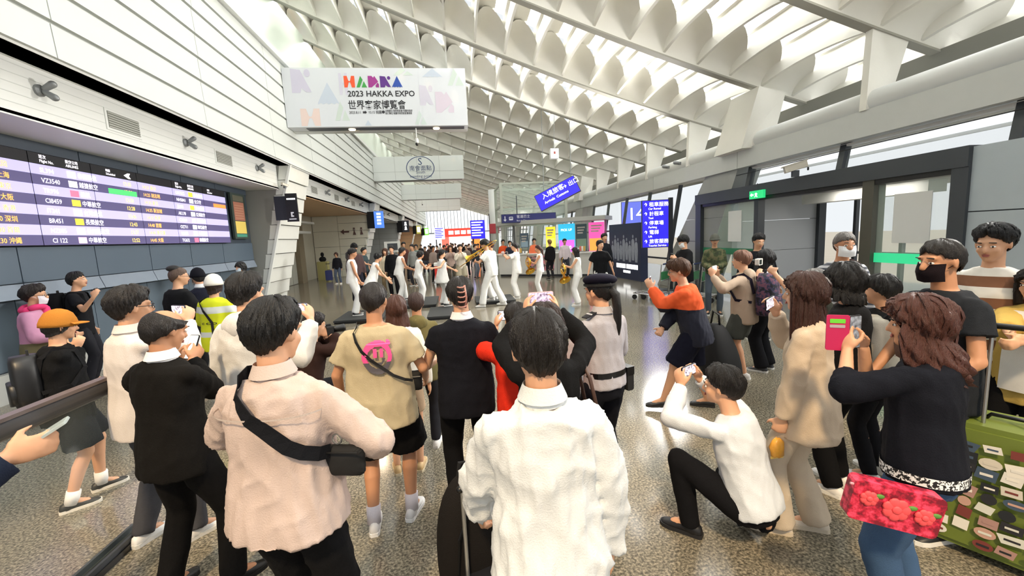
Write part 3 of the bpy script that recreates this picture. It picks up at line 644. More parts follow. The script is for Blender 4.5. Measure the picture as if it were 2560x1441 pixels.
    if face and detail:
        if 'eye' not in EYE_ME:
            m_ = MB(); m_.ell((0, 0, 0), (.0135, .006, .0062), None, 10, 6); m_.mi = 1; m_.ell((0, .0035, 0), (.0058, .0042, .0058), None, 8, 5); EYE_ME['eye'] = m_.mesh('eye', [M_EYEW, M_EYED], True)
            m_ = MB(); m_.capsule((-.015, 0, -.002), (.013, .002, .001), .0035, .0025, 6, 2); EYE_ME['brow'] = m_.mesh('eyebrow', hairmat('#14110f'), True)
            m_ = MB(); m_.ell((0, 0, .003), (.021, .006, .005), None, 10, 5); m_.ell((0, .001, -.005), (.018, .007, .006), None, 10, 5); EYE_ME['lips'] = m_.mesh('lips', M_LIP, True)
        for sd in (-1, 1):
            for nm_, key, q in (('eye', 'eye', (sd * .032, .0845, -.002)), ('eyebrow', 'brow', (sd * .033, .094, .026))):
                e = obj(nm_, EYE_ME[key], o); m4 = Matrix(np.block([[Hr @ rotz(-sd * .25) * s * 1.05, hv(*q)[:, None]], [np.zeros((1, 3)), np.ones((1, 1))]]).tolist()); e.matrix_local = m4
        if not mask:
            e = obj('lips', EYE_ME['lips'], o); e.matrix_local = Matrix(np.block([[Hr * s, hv(0, .0905, -.060)[:, None]], [np.zeros((1, 3)), np.ones((1, 1))]]).tolist())
    if mask:
        mm = MB(); n1, n2 = 12, 6; vs = []; 
        for i in range(n1 + 1):
            a_ = math.radians(-82 + 164 * i / n1)
            for j in range(n2 + 1):
                zz = -.112 + .098 * j / n2; bul = math.cos(a_) ** .6 if math.cos(a_) > 0 else 0
                vs.append(hv(.072 * math.sin(a_), .022 + .082 * bul * (1 - .5 * abs(j / n2 - .55)) , zz + .01 * abs(math.sin(a_))))
        fs = [(i * (n2 + 1) + j, (i + 1) * (n2 + 1) + j, (i + 1) * (n2 + 1) + j + 1, i * (n2 + 1) + j + 1) for i in range(n1) for j in range(n2)]
        mm.add(vs, fs); mk = mm.build('face_mask', cloth(mask), o, smooth=True)
        for sd in (-1, 1): MB().tube([hv(sd * .07, .03, -.03), hv(sd * .083, -.012, .0)], .002 * s, 5).build('ear_loop', cloth(mask), mk)
    # ---- clothing
    if top:
        c = MB(); lo = top.get('loose', .02); hem = top.get('hem', -.18); fl = top.get('flare', 0)
        base = [(-.45, .150, .118, -.015), (-.18, .152, .115, -.015), (0, .152, .112, -.015), (.22, .147, .105, -.005), (.45, .136, .10, 0), (.65, .150, .105, 0), (.80, .152, .098, -.008), (.90, .136, .088, -.012), (1.0, .074, .068, -.006)]
        rows = []
        f0 = np.array([q[0] for q in base]); 
        g = lambda x, k: float(np.interp(x, f0, [q[k] for q in base]))
        for x in sorted(set([hem] + [q[0] for q in base if q[0] > hem + .05])):
            ex_ = lo * (1 if x < .8 else .55 if x < .95 else .3) + fl * max(0, (.5 - x)) ** 1.0
            rows.append(ring(x, g(x, 1) * w + ex_, g(x, 2) * build + ex_ * .9, g(x, 3)))
        c.loft(rows)
        sl = top.get('sleeve', 'long'); slo = top.get('sloose', .016) * s
        for i in (0, 1):
            st_ = sl[i] if isinstance(sl, (tuple, list)) else sl
            if st_ == 'none':
                continue
            c.ell(sh[i] - t * .004 * s, V(.047, .047, .045) * s * (.5 + .5 * build) + slo * .45)
            fr = top.get('sfrac', .55) if st_ == 'short' else 1
            e2 = sh[i] + (elb[i] - sh[i]) * fr
            c.tube([sh[i], sh[i] * .5 + e2 * .5, e2], [.043 * s * (.4 + .6 * build) + slo * .7, .047 * s * (.4 + .6 * build) + slo * .95, (.044 if st_ == 'long' else .049) * s * (.4 + .6 * build) + slo * 1.15], 14)
            if st_ == 'long' or st_ == 'rolled':
                c.ell(elb[i], V(1, 1, 1) * (.044 * s * (.4 + .6 * build) + slo * 1.1), None, 12, 8)
                e3 = elb[i] + (wr[i] - elb[i]) * (.98 if st_ == 'long' else .45)
                c.tube([elb[i], elb[i] * .5 + e3 * .5, e3], [.044 * s * (.4 + .6 * build) + slo * 1.1, .041 * s + slo * 1.1, .031 * s + slo * (1.0 if top.get('cuff', 1) else 1.3)], 14)
        to = pend(top.get('name', 'shirt'), c, top['mat'] if 'mat' in top else cloth(top['c']), o, max(vox * 1.4, .0135), 3, (fold * s, seed) if detail else None)
        if 'collar' in top:
            q = MB(); cc = N + t * .028 * s
            q.tube([cc - t * .035 * s, cc + t * .025 * s - Fw * .004], [.072 * s, .060 * s], 20, cap=False); q.tube([cc + t * .026 * s, cc - t * .022 * s], [.062 * s, .082 * s], 20, cap=False)
            q.build('collar', cloth(top['collar']), to, smooth=True)
        if top.get('hood'):
            q = MB(); q.ell(N - Fw * .075 * s - t * .045 * s, V(.12, .06, .085) * s, np.stack([Sx, Fw, t], 1), 16, 10); q.ell(N - Fw * .05 * s - t * .0 * s, V(.10, .065, .05) * s, np.stack([Sx, Fw, t], 1), 16, 8)
            pend('hood', q, top['mat'] if 'mat' in top else cloth(top['c']), to, .013, 3, (.008, seed + 7))
        if top.get('yoke'):
            q = MB(); z_ = top['yoke']; rr = [ring(z_ + dz_, g(z_, 1) * w + lo + .010, g(z_, 2) * build + lo * .9 + .010, g(z_, 3), n=40) for dz_ in (-.006, .006)]; q.loft(rr, False); q.build('yoke_seam', cloth(top.get('yc', '#c2b3a9')), to)
    if bottom:
        c = MB(); ln = bottom.get('len', 1.0); bl = bottom.get('loose', .012) * s; tp = bottom.get('taper', .6); wa = bottom.get('waist', .24)
        c.loft([ring(f_, a * w + bl / s * .6, d_ * build + bl / s * .6, o_) for f_, a, d_, o_ in ((-.22, .112, .095, -.012), (0, .156, .112, -.016), (wa * .6, .152, .106, -.008), (wa, .146, .10, -.004))])
        if bottom.get('skirt'):
            L_ = bottom['skirt']; c.loft([ring(f_, a * w, d_ * build, -.01) for f_, a, d_ in ((-L_ / .52, .17 + bottom.get('fl', .03), .13 + bottom.get('fl', .03)), (-.3, .172, .128), (0, .162, .12), (.2, .15, .108))])
        for i in (0, 1):
            k_ = knee[i]; c.ell(hips[i], V(1, 1, 1) * (.082 * s * build + bl), None, 12, 8)
            if ln <= .5:
                e = hips[i] + (k_ - hips[i]) * ln * 2; c.tube([hips[i], e], [.084 * s * build + bl, .074 * s * build + bl * 1.8], 14)
            else:
                c.tube([hips[i], hips[i] * .4 + k_ * .6, k_], [.084 * s * build + bl, .070 * s * build + bl, .058 * s * build + bl], 14); c.ell(k_, V(1, 1, 1) * (.058 * s * build + bl), None, 12, 8)
                e = k_ + (ank[i] - k_) * (ln - .5) * 2 * 1.06; c.tube([k_, k_ * .5 + e * .5, e], [.057 * s * build + bl, .056 * s * (.5 + .5 * build) + bl * 1.1, (.030 + .026 * tp) * s + bl * 1.3], 14)
        bo = pend(bottom.get('name', 'trousers'), c, bottom['mat'] if 'mat' in bottom else cloth(bottom['c']), o, max(vox * 1.6, .016), 3, (fold * .7 * s, seed + 3) if detail else None)
    # ---- shoes
    if shoes:
        for i in (0, 1):
            a = ank[i]; dv = fdir[i]; lat_ = np.cross(dv, V(0, 0, 1)); base_ = V(a[0], a[1], a[2] - .085 * s); pit = feet[i][5] if len(feet[i]) > 5 else 0
            Rm = np.stack([lat_, dv, V(0, 0, 1)], 1) @ rotx(-math.radians(pit)); piv = base_ + dv * .13 * s * (1 if pit else 0)
            TF = lambda q: (Rm @ (np.asarray(q) * s - V(0, .13 * s if pit else 0, 0))) + piv
            prof = [(-.075, .018, .045), (-.065, .030, .075), (-.03, .036, .088), (.03, .036, .085), (.08, .041, .062), (.13, .044, .048), (.165, .036, .038), (.185, .018, .026)]
            m_ = MB(); rings = []
            for y_, wd, ht in prof:
                q = np.linspace(0, 2 * math.pi, 12, endpoint=False); rings.append(np.array([TF((wd * math.copysign(abs(math.cos(u_)) ** .8, math.cos(u_)), y_, .022 + (ht - .022) * max(0, math.sin(u_)) + .0 * u_ - (.0 if math.sin(u_) >= 0 else .004))) for u_ in q]))
            m_.loft(rings); so = m_.build('shoe', mat('shoe_' + shoes.lstrip('#'), shoes, .45), o, smooth=True)
            if detail:
                m_ = MB(); ol = [(-.078, .022), (-.06, .034), (0, .036), (.06, .041), (.125, .047), (.165, .040), (.19, .018)]; pts = [(w_, y_) for y_, w_ in ol] + [(-w_, y_) for y_, w_ in reversed(ol)]
                n_ = len(pts); vs = [TF((x_, y_, .0)) for x_, y_ in pts] + [TF((x_ * 1.0, y_, .026)) for x_, y_ in pts]
                m_.add(vs, [tuple(range(n_ - 1, -1, -1)), tuple(range(n_, 2 * n_))] + [(q, (q + 1) % n_, n_ + (q + 1) % n_, n_ + q) for q in range(n_)]); m_.build('sole', mat('sole_' + sole.lstrip('#'), sole, .6), so)
            if socks: MB().tube([a - V(0, 0, .03 * s), a + nrm(knee[i] - a) * .09 * s], [.047 * s, .049 * s], 14).build('sock', cloth(socks), o, smooth=True)
    if hair:
        st_, hc_, th_, L_ = hair[:4]; kw = hair[4] if len(hair) > 4 else {}
        kw = dict(kw); cl_n = kw.pop('clumps', {2: 205, 1: 60, 0: 0}[detail] if st_ not in ('buzz', 'bald') else 0); make_hair('hair', st_, hairmat(hc_), o, Hc, Hr, s, th_, L_ * s, seed, clumps=cl_n, **kw)
    p = Person(); p.o = o; p.s = s; p.N = N; p.t = t; p.Fw = Fw; p.Sx = Sx; p.P = P; p.sh = sh; p.wr = wr; p.elb = elb; p.Hc = Hc; p.Hr = Hr; p.root = root; p.R = R; p.hv = hv; p.loc = loc
    p.world = lambda q: root + R @ np.asarray(q, float); p.ring = ring; p.w = w; p.build = build; p.top = top; p.knee = knee; p.ank = ank
    return p
# ---- things people hold or wear
def frame_R(U, Vv): U = nrm(U); Vv = nrm(np.asarray(Vv) - U * (np.asarray(Vv) @ U)); return np.stack([U, np.cross(Vv, U), Vv], 1)   # x = long axis, y = away from viewer, z = up
def screen_mat(name, cols, scale=14, s=1.2):
    if name in MATS: return MATS[name]
    m = bpy.data.materials.new(name); m.use_nodes = True; N_ = m.node_tree.nodes; L_ = m.node_tree.links; b = N_['Principled BSDF']; b.inputs['Roughness'].default_value = .15
    tc = N_.new('ShaderNodeTexCoord'); n = N_.new('ShaderNodeTexNoise'); n.inputs['Scale'].default_value = scale; n.inputs['Detail'].default_value = 3; L_.new(tc.outputs['Object'], n.inputs['Vector'])
    cr = N_.new('ShaderNodeValToRGB'); e = cr.color_ramp.elements
    while len(e) < len(cols): e.new(.5)
    for k, c in enumerate(cols): e[k].position = .3 + .4 * k / max(1, len(cols) - 1); e[k].color = lin(c)
    L_.new(n.outputs['Fac'], cr.inputs[0]); L_.new(cr.outputs[0], b.inputs['Emission Color']); b.inputs['Emission Strength'].default_value = s; b.inputs['Base Color'].default_value = (.02, .02, .02, 1)
    MATS[name] = m; return m
SCR = screen_mat('phone_picture', ['#3a3038', '#b9a9b4', '#efe6ee', '#f7f3f7'], 60)
def phone(label, C, U, Vv, L=.15, Wd=.074, body='#15151a', screen=None, group=None):
    """Screen faces -y of its frame (towards the holder)."""
    R = frame_R(U, Vv); o = empty('phone', tuple(C), 0, label, 'phone', group)
    MB().rbox((0, 0, 0), (L / 2, .004, Wd / 2), R, .009).build('body', mat('phone_' + body.lstrip('#'), body, .25), o)
    MB().rbox(R @ V(0, -.0045, 0), (L / 2 - .004, .0006, Wd / 2 - .004), R, .006).build('screen', screen or SCR, o)
    m_ = MB(); m_.rbox(R @ V(-L / 2 + .022, .0055, Wd / 2 - .02), (.014, .002, .014), R, .004); m_.build('camera_bump', M_BLACK, o)
    return o
def strap(p, pts, w=.03, m=None, name='strap', th=.004, parent=None):
    """Flat strap through local points of person p, lying on the clothes; each point (frac, angle deg, extra)."""
    m_ = MB(); P = []
    lo = (p.top or {}).get('loose', .02)
    for (fr, ang, ex) in pts:
        base = [(-.45, .150, .118, -.015), (-.18, .152, .115, -.015), (0, .152, .112, -.015), (.22, .147, .105, -.005), (.45, .136, .10, 0), (.65, .150, .105, 0), (.82, .156, .098, -.005), (.93, .120, .074, -.008), (1.0, .062, .056, -.004)]
        f0 = [q[0] for q in base]; g = lambda x, k: float(np.interp(x, f0, [q[k] for q in base])); fl = (p.top or {}).get('flare', 0) * max(0, .5 - fr)
        rg = p.ring(fr, g(fr, 1) * p.w + lo * (1 if fr < .8 else .6) + fl + ex, g(fr, 2) * p.build + lo * .9 * (1 if fr < .8 else .6) + fl + ex, g(fr, 3), n=72)
        P.append(rg[int(round(ang / 5)) % 72])
    vs = []; n = len(P); cen = [p.P + p.t * fr * .52 * p.s for (fr, _, _) in pts]
    for i in range(n):
        tg = nrm(P[min(i + 1, n - 1)] - P[max(0, i - 1)]); out = nrm(P[i] - cen[i]); sd = np.cross(tg, out)
        for (a, b) in ((-1, 0), (1, 0), (1, 1), (-1, 1)): vs.append(P[i] + sd * a * w / 2 + out * (b * th))
    fs = [(4 * i + k, 4 * i + (k + 1) % 4, 4 * i + 4 + (k + 1) % 4, 4 * i + 4 + k) for i in range(n - 1) for k in range(4)] + [(0, 1, 2, 3), (4 * n - 1, 4 * n - 2, 4 * n - 3, 4 * n - 4)]
    m_.add(vs, fs); return m_.build(name, m or M_BLACKM, parent or p.o, smooth=False)
def sub(mb, name, m, parent, lev=2, smooth=True):
    o = mb.build(name, m, parent, smooth=smooth); md = o.modifiers.new('sub', 'SUBSURF'); md.levels = lev; md.render_levels = lev; PENDING.append((o, 'mesh', None)); return o
def backpack(label, p, c1, m=None, sz=(.15, .09, .23), fr=.55, off=.13, dx=0, straps=True):
    """Rounded pack on the back of p, a thing of its own with flap pocket and straps."""
    C = p.P + p.t * fr * .52 * p.s - p.Fw * (off + sz[1]) + p.Sx * dx; Rb = np.stack([p.Sx, p.Fw, p.t], 1)
    o = empty('backpack', tuple(p.world(C)), math.atan2(p.R[1, 0], p.R[0, 0]), label, 'backpack'); m = m or cloth(c1)
    rings = []
    for z, a in ((-1, .62), (-.92, .86), (-.6, 1), (0, 1), (.5, .95), (.82, .78), (1, .42)):
        q = np.linspace(0, 2 * math.pi, 20, endpoint=False); c_, s_ = np.cos(q), np.sin(q)
        rings.append((np.stack([np.sign(c_) * np.abs(c_) ** .6 * sz[0] * a, np.sign(s_) * np.abs(s_) ** .6 * sz[1] * (.75 + .25 * a), np.full(20, z * sz[2])], 1)) @ Rb.T)
    b_ = MB(); b_.loft(rings); b_.build('main_bag', m, o, smooth=True)
    rings = []
    for z, a in ((-.85, .5), (-.75, .8), (-.4, .86), (-.05, .8), (.02, .5)):
        q = np.linspace(0, 2 * math.pi, 16, endpoint=False); c_, s_ = np.cos(q), np.sin(q)
        rings.append((np.stack([np.sign(c_) * np.abs(c_) ** .6 * sz[0] * a, -sz[1] * .8 + np.sign(s_) * np.abs(s_) ** .6 * sz[1] * .5, np.full(16, z * sz[2])], 1)) @ Rb.T)
    b_ = MB(); b_.loft(rings); b_.build('front_pocket', m, o, smooth=True)
    MB().tube([Rb @ V(-.03, sz[1] * .3, sz[2] * .95), Rb @ V(-.02, sz[1] * .3, sz[2] * 1.16), Rb @ V(.02, sz[1] * .3, sz[2] * 1.16), Rb @ V(.03, sz[1] * .3, sz[2] * .95)], .008, 6).build('grab_handle', M_BLACKM, o)
    if straps:
        for sd in (-1, 1):
            pts = []
            for (fr_, ang, ex) in ((.5, 270 + sd * 25, .012), (.85, 270 + sd * 42, .014), (.97, 270 + sd * 80, .02), (.9, 90 - sd * 42, .014), (.6, 90 - sd * 38, .012), (.35, 90 - sd * 80, .012), (.3, 270 + sd * 40, .012)): pts.append((fr_, ang % 360, ex))
            st_ = strap(p, pts, .035, cloth(c1), 'shoulder_strap', parent=p.o); st_.parent = o
            st_.matrix_parent_inverse = (Matrix.Translation(o.location) @ o.rotation_euler.to_matrix().to_4x4()).inverted() @ (Matrix.Translation(p.o.location) @ p.o.rotation_euler.to_matrix().to_4x4())
    return o
def cap_hat(p, c, brim=True, name='cap', k=1.0):
    m_ = MB(); rings = []
    for ph in (88, 74, 58, 40, 22, 6):
        a = math.radians(ph); q = np.linspace(0, 2 * math.pi, 20, endpoint=False); d = np.stack([math.sin(a) * np.sin(q), math.sin(a) * np.cos(q), np.full(20, math.cos(a))], 1)
        rings.append((d * (skull_r(d, p.s) * 1.10 * k + .012)[:, None] + V(0, 0, .012 if ph < 50 else 0)) @ p.Hr.T + p.Hc)
    m_.loft(rings); h = m_.build(name, cloth(c), p.o, smooth=True)
    if brim:
        m_ = MB(); vs = []; n = 12
        for i in range(n + 1):
            a = math.radians(-62 + 124 * i / n)
            for (r_, z_) in ((.085, .038), (.17 - .05 * abs(math.sin(a)) ** 2, .026), (.17 - .05 * abs(math.sin(a)) ** 2, .020), (.085, .030)): vs.append(p.hv(.95 * r_ * math.sin(a), .012 + r_ * math.cos(a), z_))
        fs = [(4 * i + k_, 4 * i + (k_ + 1) % 4, 4 * i + 4 + (k_ + 1) % 4, 4 * i + 4 + k_) for i in range(n) for k_ in range(4)]; m_.add(vs, fs); m_.build('brim', cloth(c), h, smooth=True)
    return h
def glasses(p, c='#1a1a1a'):
    m_ = MB()
    for sd in (-1, 1):
        q = [p.hv(sd * .033 + .023 * math.cos(a), .100 - .012 * abs(math.cos(a)) * 0, -.003 + .018 * math.sin(a)) for a in np.linspace(0, 2 * math.pi, 13)]; m_.tube(q, .0022 * p.s, 5)
        m_.tube([p.hv(sd * .056, .096, .0), p.hv(sd * .086, .0, .008)], .0022 * p.s, 5)
    m_.tube([p.hv(-.01, .102, 0), p.hv(.01, .102, 0)], .0022 * p.s, 5); m_.build('glasses', mat('frame_' + c.lstrip('#'), c, .3), p.o)
def hold2(C, U, Vv, L=.15):
    """Wrists, hand directions for both hands holding a phone in landscape at C (U to the holder's right, V up)."""
    U = nrm(U); Vv = nrm(Vv); Nn = np.cross(U, Vv); C = np.asarray(C, float)   # Nn points to the holder
    lw = C - U * (L / 2 + .022) - Vv * .085 + Nn * .010; rw = C + U * (L / 2 + .022) - Vv * .085 + Nn * .010
    return (('w',) + tuple(lw), ('w',) + tuple(rw)), ((tuple(Vv * .9 - Nn * .35 + U * .18), tuple(U - Nn * .15)), (tuple(Vv * .9 - Nn * .35 - U * .18), tuple(-U - Nn * .15)))
# ================================================================== THE CROWD IN FRONT
def dp(px, py, z=0.0): return float((ground(px, py, z) - CAM) @ FW)
def RU(f): return rotz(math.radians(f))
def shoot(label, head, facing, ph, plabel, portrait=False, tilt=0, roll=0, one=None, pkw=None, hs=None, yawp=0, **kw):
    R = RU(facing + yawp); C = at(*ph); U = R @ V(math.cos(math.radians(roll)), 0, math.sin(math.radians(roll))); Vv = R @ V(-math.sin(math.radians(roll)), math.sin(math.radians(tilt)), math.cos(math.radians(tilt)))
    hd, dr_ = hold2(C, U, Vv, .055 if portrait else .145)
    hands, dirs, st_ = list(hd), list(dr_), ['hold', 'hold']
    if one is not None:
        o_ = 1 - one; alt = kw.pop('other', None); hands[o_] = alt; dirs[o_] = kw.pop('other_dir', None); st_[o_] = kw.pop('other_style', 'relaxed')
    p = person(label, head, facing, hands=tuple(hands), hand_dir=tuple(dirs), hand_style=tuple(hs or st_), **kw)
    q = dict(pkw or {}); 
    if portrait: q.setdefault('L', .074); q.setdefault('Wd', .15)
    p.ph = phone(plabel, C, U, Vv, **q); return p
BK, DK = '#0d0d0f', '#17181b'
# 1 man in the loose white shirt, nearest the camera
pf = person('man in loose white shirt with short black hair, nearest the camera, seen from behind', (1345, 790, 1.30), 2, detail=2, build=1.0, wide=.98, hair=('short', '#17120f', .020, 0), top=dict(c='#dfe2e2', loose=.032, flare=.03, hem=-.42, sleeve='long', sloose=.026, collar='#dfe2e2', cuff=0),
            bottom=dict(c='#1d212b'), shoes=DK, hands=((1200, 1285, 1.62), None), elbow=((-1, -.35, -.5), None), hand_style=('grip', 'relaxed'), hpitch=4, fold=.020, face=False, feet=((-.12, 0, 6), (.12, .02, -6)))
# 2 man in pale pink overshirt with a black crossbody strap
pp = person('man in pale pink overshirt with black strap across his back', (670, 760, 1.55), -14, detail=2, build=1.05, wide=1.08, hair=('short', '#0e0c0b', .024, 0), top=dict(c='#c8b4aa', loose=.036, flare=.04, hem=-.14, sleeve='long', sloose=.023, collar='#cbb9af', yoke=.78),
            bottom=dict(c='#101012', loose=.012, taper=.5), shoes='#121212', hands=((-.20, .30, 1.12), (.24, .26, 1.06)), elbow=((-1, -.5, -.3), (1, -.5, -.35)), hpitch=6, hyaw=-8, leanx=-1, fold=.014, face=False, feet=((-.10, .05, 10), (.16, -.08, -10)))
xb = empty('crossbody_bag', tuple(pp.world(pp.P + V(.245, -.01, .19))), math.radians(-14), 'small black crossbody bag at the hip of the pink overshirt', 'bag')
bb = MB(); bb.rbox((0, 0, 0), (.09, .035, .065), None, .03, 4); sub(bb, 'pouch', M_BLACKM, xb, 2); MB().tube([(-.08, -.04, .05), (.08, -.04, .05)], .004, 6).build('zip', M_BLACK, xb); MB().tube([(-.02 + .018 * math.cos(a), -.0, .085 + .02 * math.sin(a)) for a in np.linspace(0, 6.28, 13)], .004, 6).build('ring_clip', M_STEEL, xb)
s_ = strap(pp, [(1.0, 130, .016), (1.02, 175, .018), (1.01, 225, .016), (.97, 242, .014), (.92, 252, .013), (.86, 261, .012), (.79, 270, .012), (.72, 279, .012), (.65, 289, .012), (.58, 301, .013), (.52, 316, .014), (.47, 335, .016), (.45, 350, .018)], .052, cloth('#15161a'), 'bag_strap')
# 3 man in the black suit looking at his phone
ps = shoot('balding man in black suit reading a phone', (395, 777, 2.18), -24, (480, 868, 2.52), 'phone with white list on its screen in the hands of the suited man', portrait=True, tilt=25, detail=2, build=1.06, wide=1.1, hair=('bald', '#17110e', .012, 0), skin=1, hyaw=-6, hpitch=14,
           top=dict(mat=cloth('#141210'), name='suit_jacket', loose=.026, flare=.015, hem=-.27, sleeve='long', sloose=.020, collar='#f2f0ee'), bottom=dict(c='#100f0f', loose=.016, taper=.8), shoes='#0a0a0a', sole='#0a0a0a', fold=.010, feet=((-.14, -.06, 14), (.17, .10, -16)), elbow=((-1, -.4, -.5), (1, -.35, -.6)), pkw=dict(screen=emis('white_list', '#eaf3ea', 1.0)))
# 4 man in beige T-shirt and black shorts
pb = person('stout man in beige T-shirt with pink smile print and black shorts', (930, 712, 2.72), -4, detail=2, build=1.22, wide=1.12, skin=1, hair=('buzz', '#1a1310', .014, 0), top=dict(c='#b9ab8c', loose=.030, flare=.02, hem=-.34, sleeve='short', sfrac=.72, sloose=.024), bottom=dict(c='#0c0c0d', name='shorts', len=.46, loose=.030),
            shoes='#d9d7d6', sole='#f0eeec', socks='#d9d2d8', hands=((-.30, .10, .86), (.27, .22, .95)), hpitch=3, hyaw=-10, fold=.012, face=False, feet=((-.10, -.10, 12), (.14, .02, -10)))
# smile print on his back: follows the shirt
def backpoint(p, fr, ang, ex=.004):
    lo = p.top['loose']; base = [(-.45, .150, .118, -.015), (-.18, .152, .115, -.015), (0, .152, .112, -.015), (.22, .147, .105, -.005), (.45, .136, .10, 0), (.65, .150, .105, 0), (.82, .156, .098, -.005), (.93, .120, .074, -.008), (1.0, .062, .056, -.004)]
    f0 = [q[0] for q in base]; g = lambda k: float(np.interp(fr, f0, [q[k] for q in base])); k_ = lo * (1 if fr < .8 else .7) + p.top.get('flare', 0) * max(0, .5 - fr) + ex
    return p.ring(fr, g(1) * p.w + k_, g(2) * p.build + k_ * .95, g(3), n=720)[int(round(ang * 2)) % 720]
def backprint(p, f, u0, u1, fr0, fr1, name, m, nu=30, nv=24, ex=.012):
    """f(x, y) true where ink lies, x/y in -1..1 over the patch of the back."""
    m_ = MB(); gx = lambda u: u0 + (u1 - u0) * u
    pts = [[backpoint(p, fr0 + (fr1 - fr0) * j / nv, gx(i / nu), ex) for j in range(nv + 1)] for i in range(nu + 1)]
    for i in range(nu):
        for j in range(nv):
            if f(-1 + 2 * (i + .5) / nu, -1 + 2 * (j + .5) / nv): m_.quad(pts[i][j], pts[i + 1][j], pts[i + 1][j + 1], pts[i][j + 1])
    return m_.build(name, m, p.o)
r2 = lambda x, y: math.hypot(x, y)
backprint(pb, lambda x, y: (.62 < r2(x, y) < .95 and y > -.3) or (abs(x + .2) < .1 and 0 < y < .5) or (abs(x - .2) < .1 and 0 < y < .5) or (r2(x - .7, y - .8) < .16), 258, 300, .40, .86, 'smile_print', mat('pink_print', '#f0569a', .7), 44, 36)
backprint(pb, lambda x, y: (.62 < r2(x, y) < .95 and y <= -.3) or (.3 < r2(x, y) < .45 and y < -.05), 258, 300, .40, .86, 'smile_shade', mat('grey_print', '#5a565c', .7), 44, 36)
strap(pb, [(1.0, 130, .016), (1.02, 175, .02), (1.0, 215, .016), (.94, 236, .014), (.84, 248, .012), (.72, 259, .012), (.60, 270, .012), (.48, 283, .012), (.38, 298, .014), (.30, 318, .015), (.25, 340, .016)], .020, M_BLACKM, 'sling_strap')
sb = empty('sling_bag', tuple(pb.world(pb.P + V(.23, .03, .09))), 0, 'small black sling bag at the side of the beige T-shirt', 'bag'); bb = MB(); bb.rbox((0, 0, 0), (.05, .04, .075), None, .02, 3); sub(bb, 'pouch', M_BLACKM, sb, 2); MB().tube([(-.04, -.045, .04), (.04, -.045, .04)], .003, 5).build('zip', M_STEEL, sb)
# 5 woman with claw clip, dark vest
pc = person('woman in dark navy vest with her hair up in a claw clip', (1148, 700, 2.78), 3, detail=2, build=1.10, wide=1.10, hair=('up', '#120d0c', .020, 0), top=dict(c='#14151c', name='vest', loose=.022, hem=-.30, sleeve='short', sfrac=.45, sloose=.014, collar='#e8e3e4'), bottom=dict(c='#0e0e11', loose=.014, taper=.7), shoes=BK, hands=((-.16, .30, 1.08), (.16, .30, 1.08)), hpitch=2, fold=.007, face=False)
tb = MB(); tb.ell(pc.hv(0, -.085, .02), V(.055, .05, .085) * pc.s, pc.Hr, 14, 10); tb.build('hair_twist', hairmat('#120d0c'), pc.o, smooth=True)
ck = MB()
for i in range(5):
    z = .075 - .033 * i; ck.tube([pc.hv(-.022, -.136, z), pc.hv(-.008, -.150, z - .004), pc.hv(.012, -.150, z - .004), pc.hv(.030, -.134, z + .002)], .0055 * pc.s, 6)
ck.tube([pc.hv(.026, -.136, .085), pc.hv(.034, -.134, .0), pc.hv(.024, -.132, -.07)], .007 * pc.s, 6); ck.build('claw_clip', mat('clip_pink', '#a8776b', .35), pc.o, smooth=True)
# 6 girl in black sweater filming with both arms up
pg = shoot('woman in black sweater with long brown hair filming with both arms raised', (1362, 766, 2.02), 4, (1352, 746, 2.36), 'pink-framed phone held up by the woman in the black sweater', detail=2, build=.95, hair=('long', '#2a1a15', .018, .30, dict(spread=.02)), top=dict(c='#101011', name='sweater', loose=.028, hem=-.20, sloose=.020), bottom=dict(c=DK), face=False, elbow=((-1, -.1, -.7), (1, -.1, -.7)), hpitch=-2, pkw=dict(body='#d9b9b9', screen=screen_mat('phone_picture_pink', ['#2b2026', '#a98fa5', '#dcc4d4', '#f0e4ec'], 70)), feet=((-.1, .02, 6), (.1, 0, -6)))
tt = empty('tote_bag', tuple(pg.world(V(.24, .02, 1.0 * pg.s))), math.radians(4), 'brown shoulder bag of the woman in black sweater', 'bag'); bb = MB(); bb.rbox((0, 0, -.05), (.05, .13, .14), None, .03); bb.build('bag_body', mat('brown_leather', '#4a342b', .45), tt)
MB().tube([(-.0, -.09, .08), (-.04, -.07, .30), (-.06, -.02, .38), (-.05, .06, .30), (0, .09, .08)], .010, 8).build('handle', mat('brown_leather', '#4a342b'), tt, smooth=True)
# 7 person in red jacket behind her, one hand up with a phone
pr = shoot('person in red jacket half hidden behind the woman in black, one hand raised', (1292, 764, 2.60), 2, (1270, 788, 2.98), 'phone held in one hand with a wristwatch beside the red jacket', one=0, detail=2, hair=('short', '#171210', .018, 0), top=dict(c='#d8301c', name='jacket', loose=.04, hem=-.35, sleeve='rolled', sloose=.03), bottom=dict(c=DK), face=False, elbow=((-1, -.1, -.6), None))
MB().tube([pr.wr[0] + nrm(pr.elb[0] - pr.wr[0]) * (.03 + .012 * k) for k in range(3)], .034, 14).build('watch', M_BLACK, pr.o)
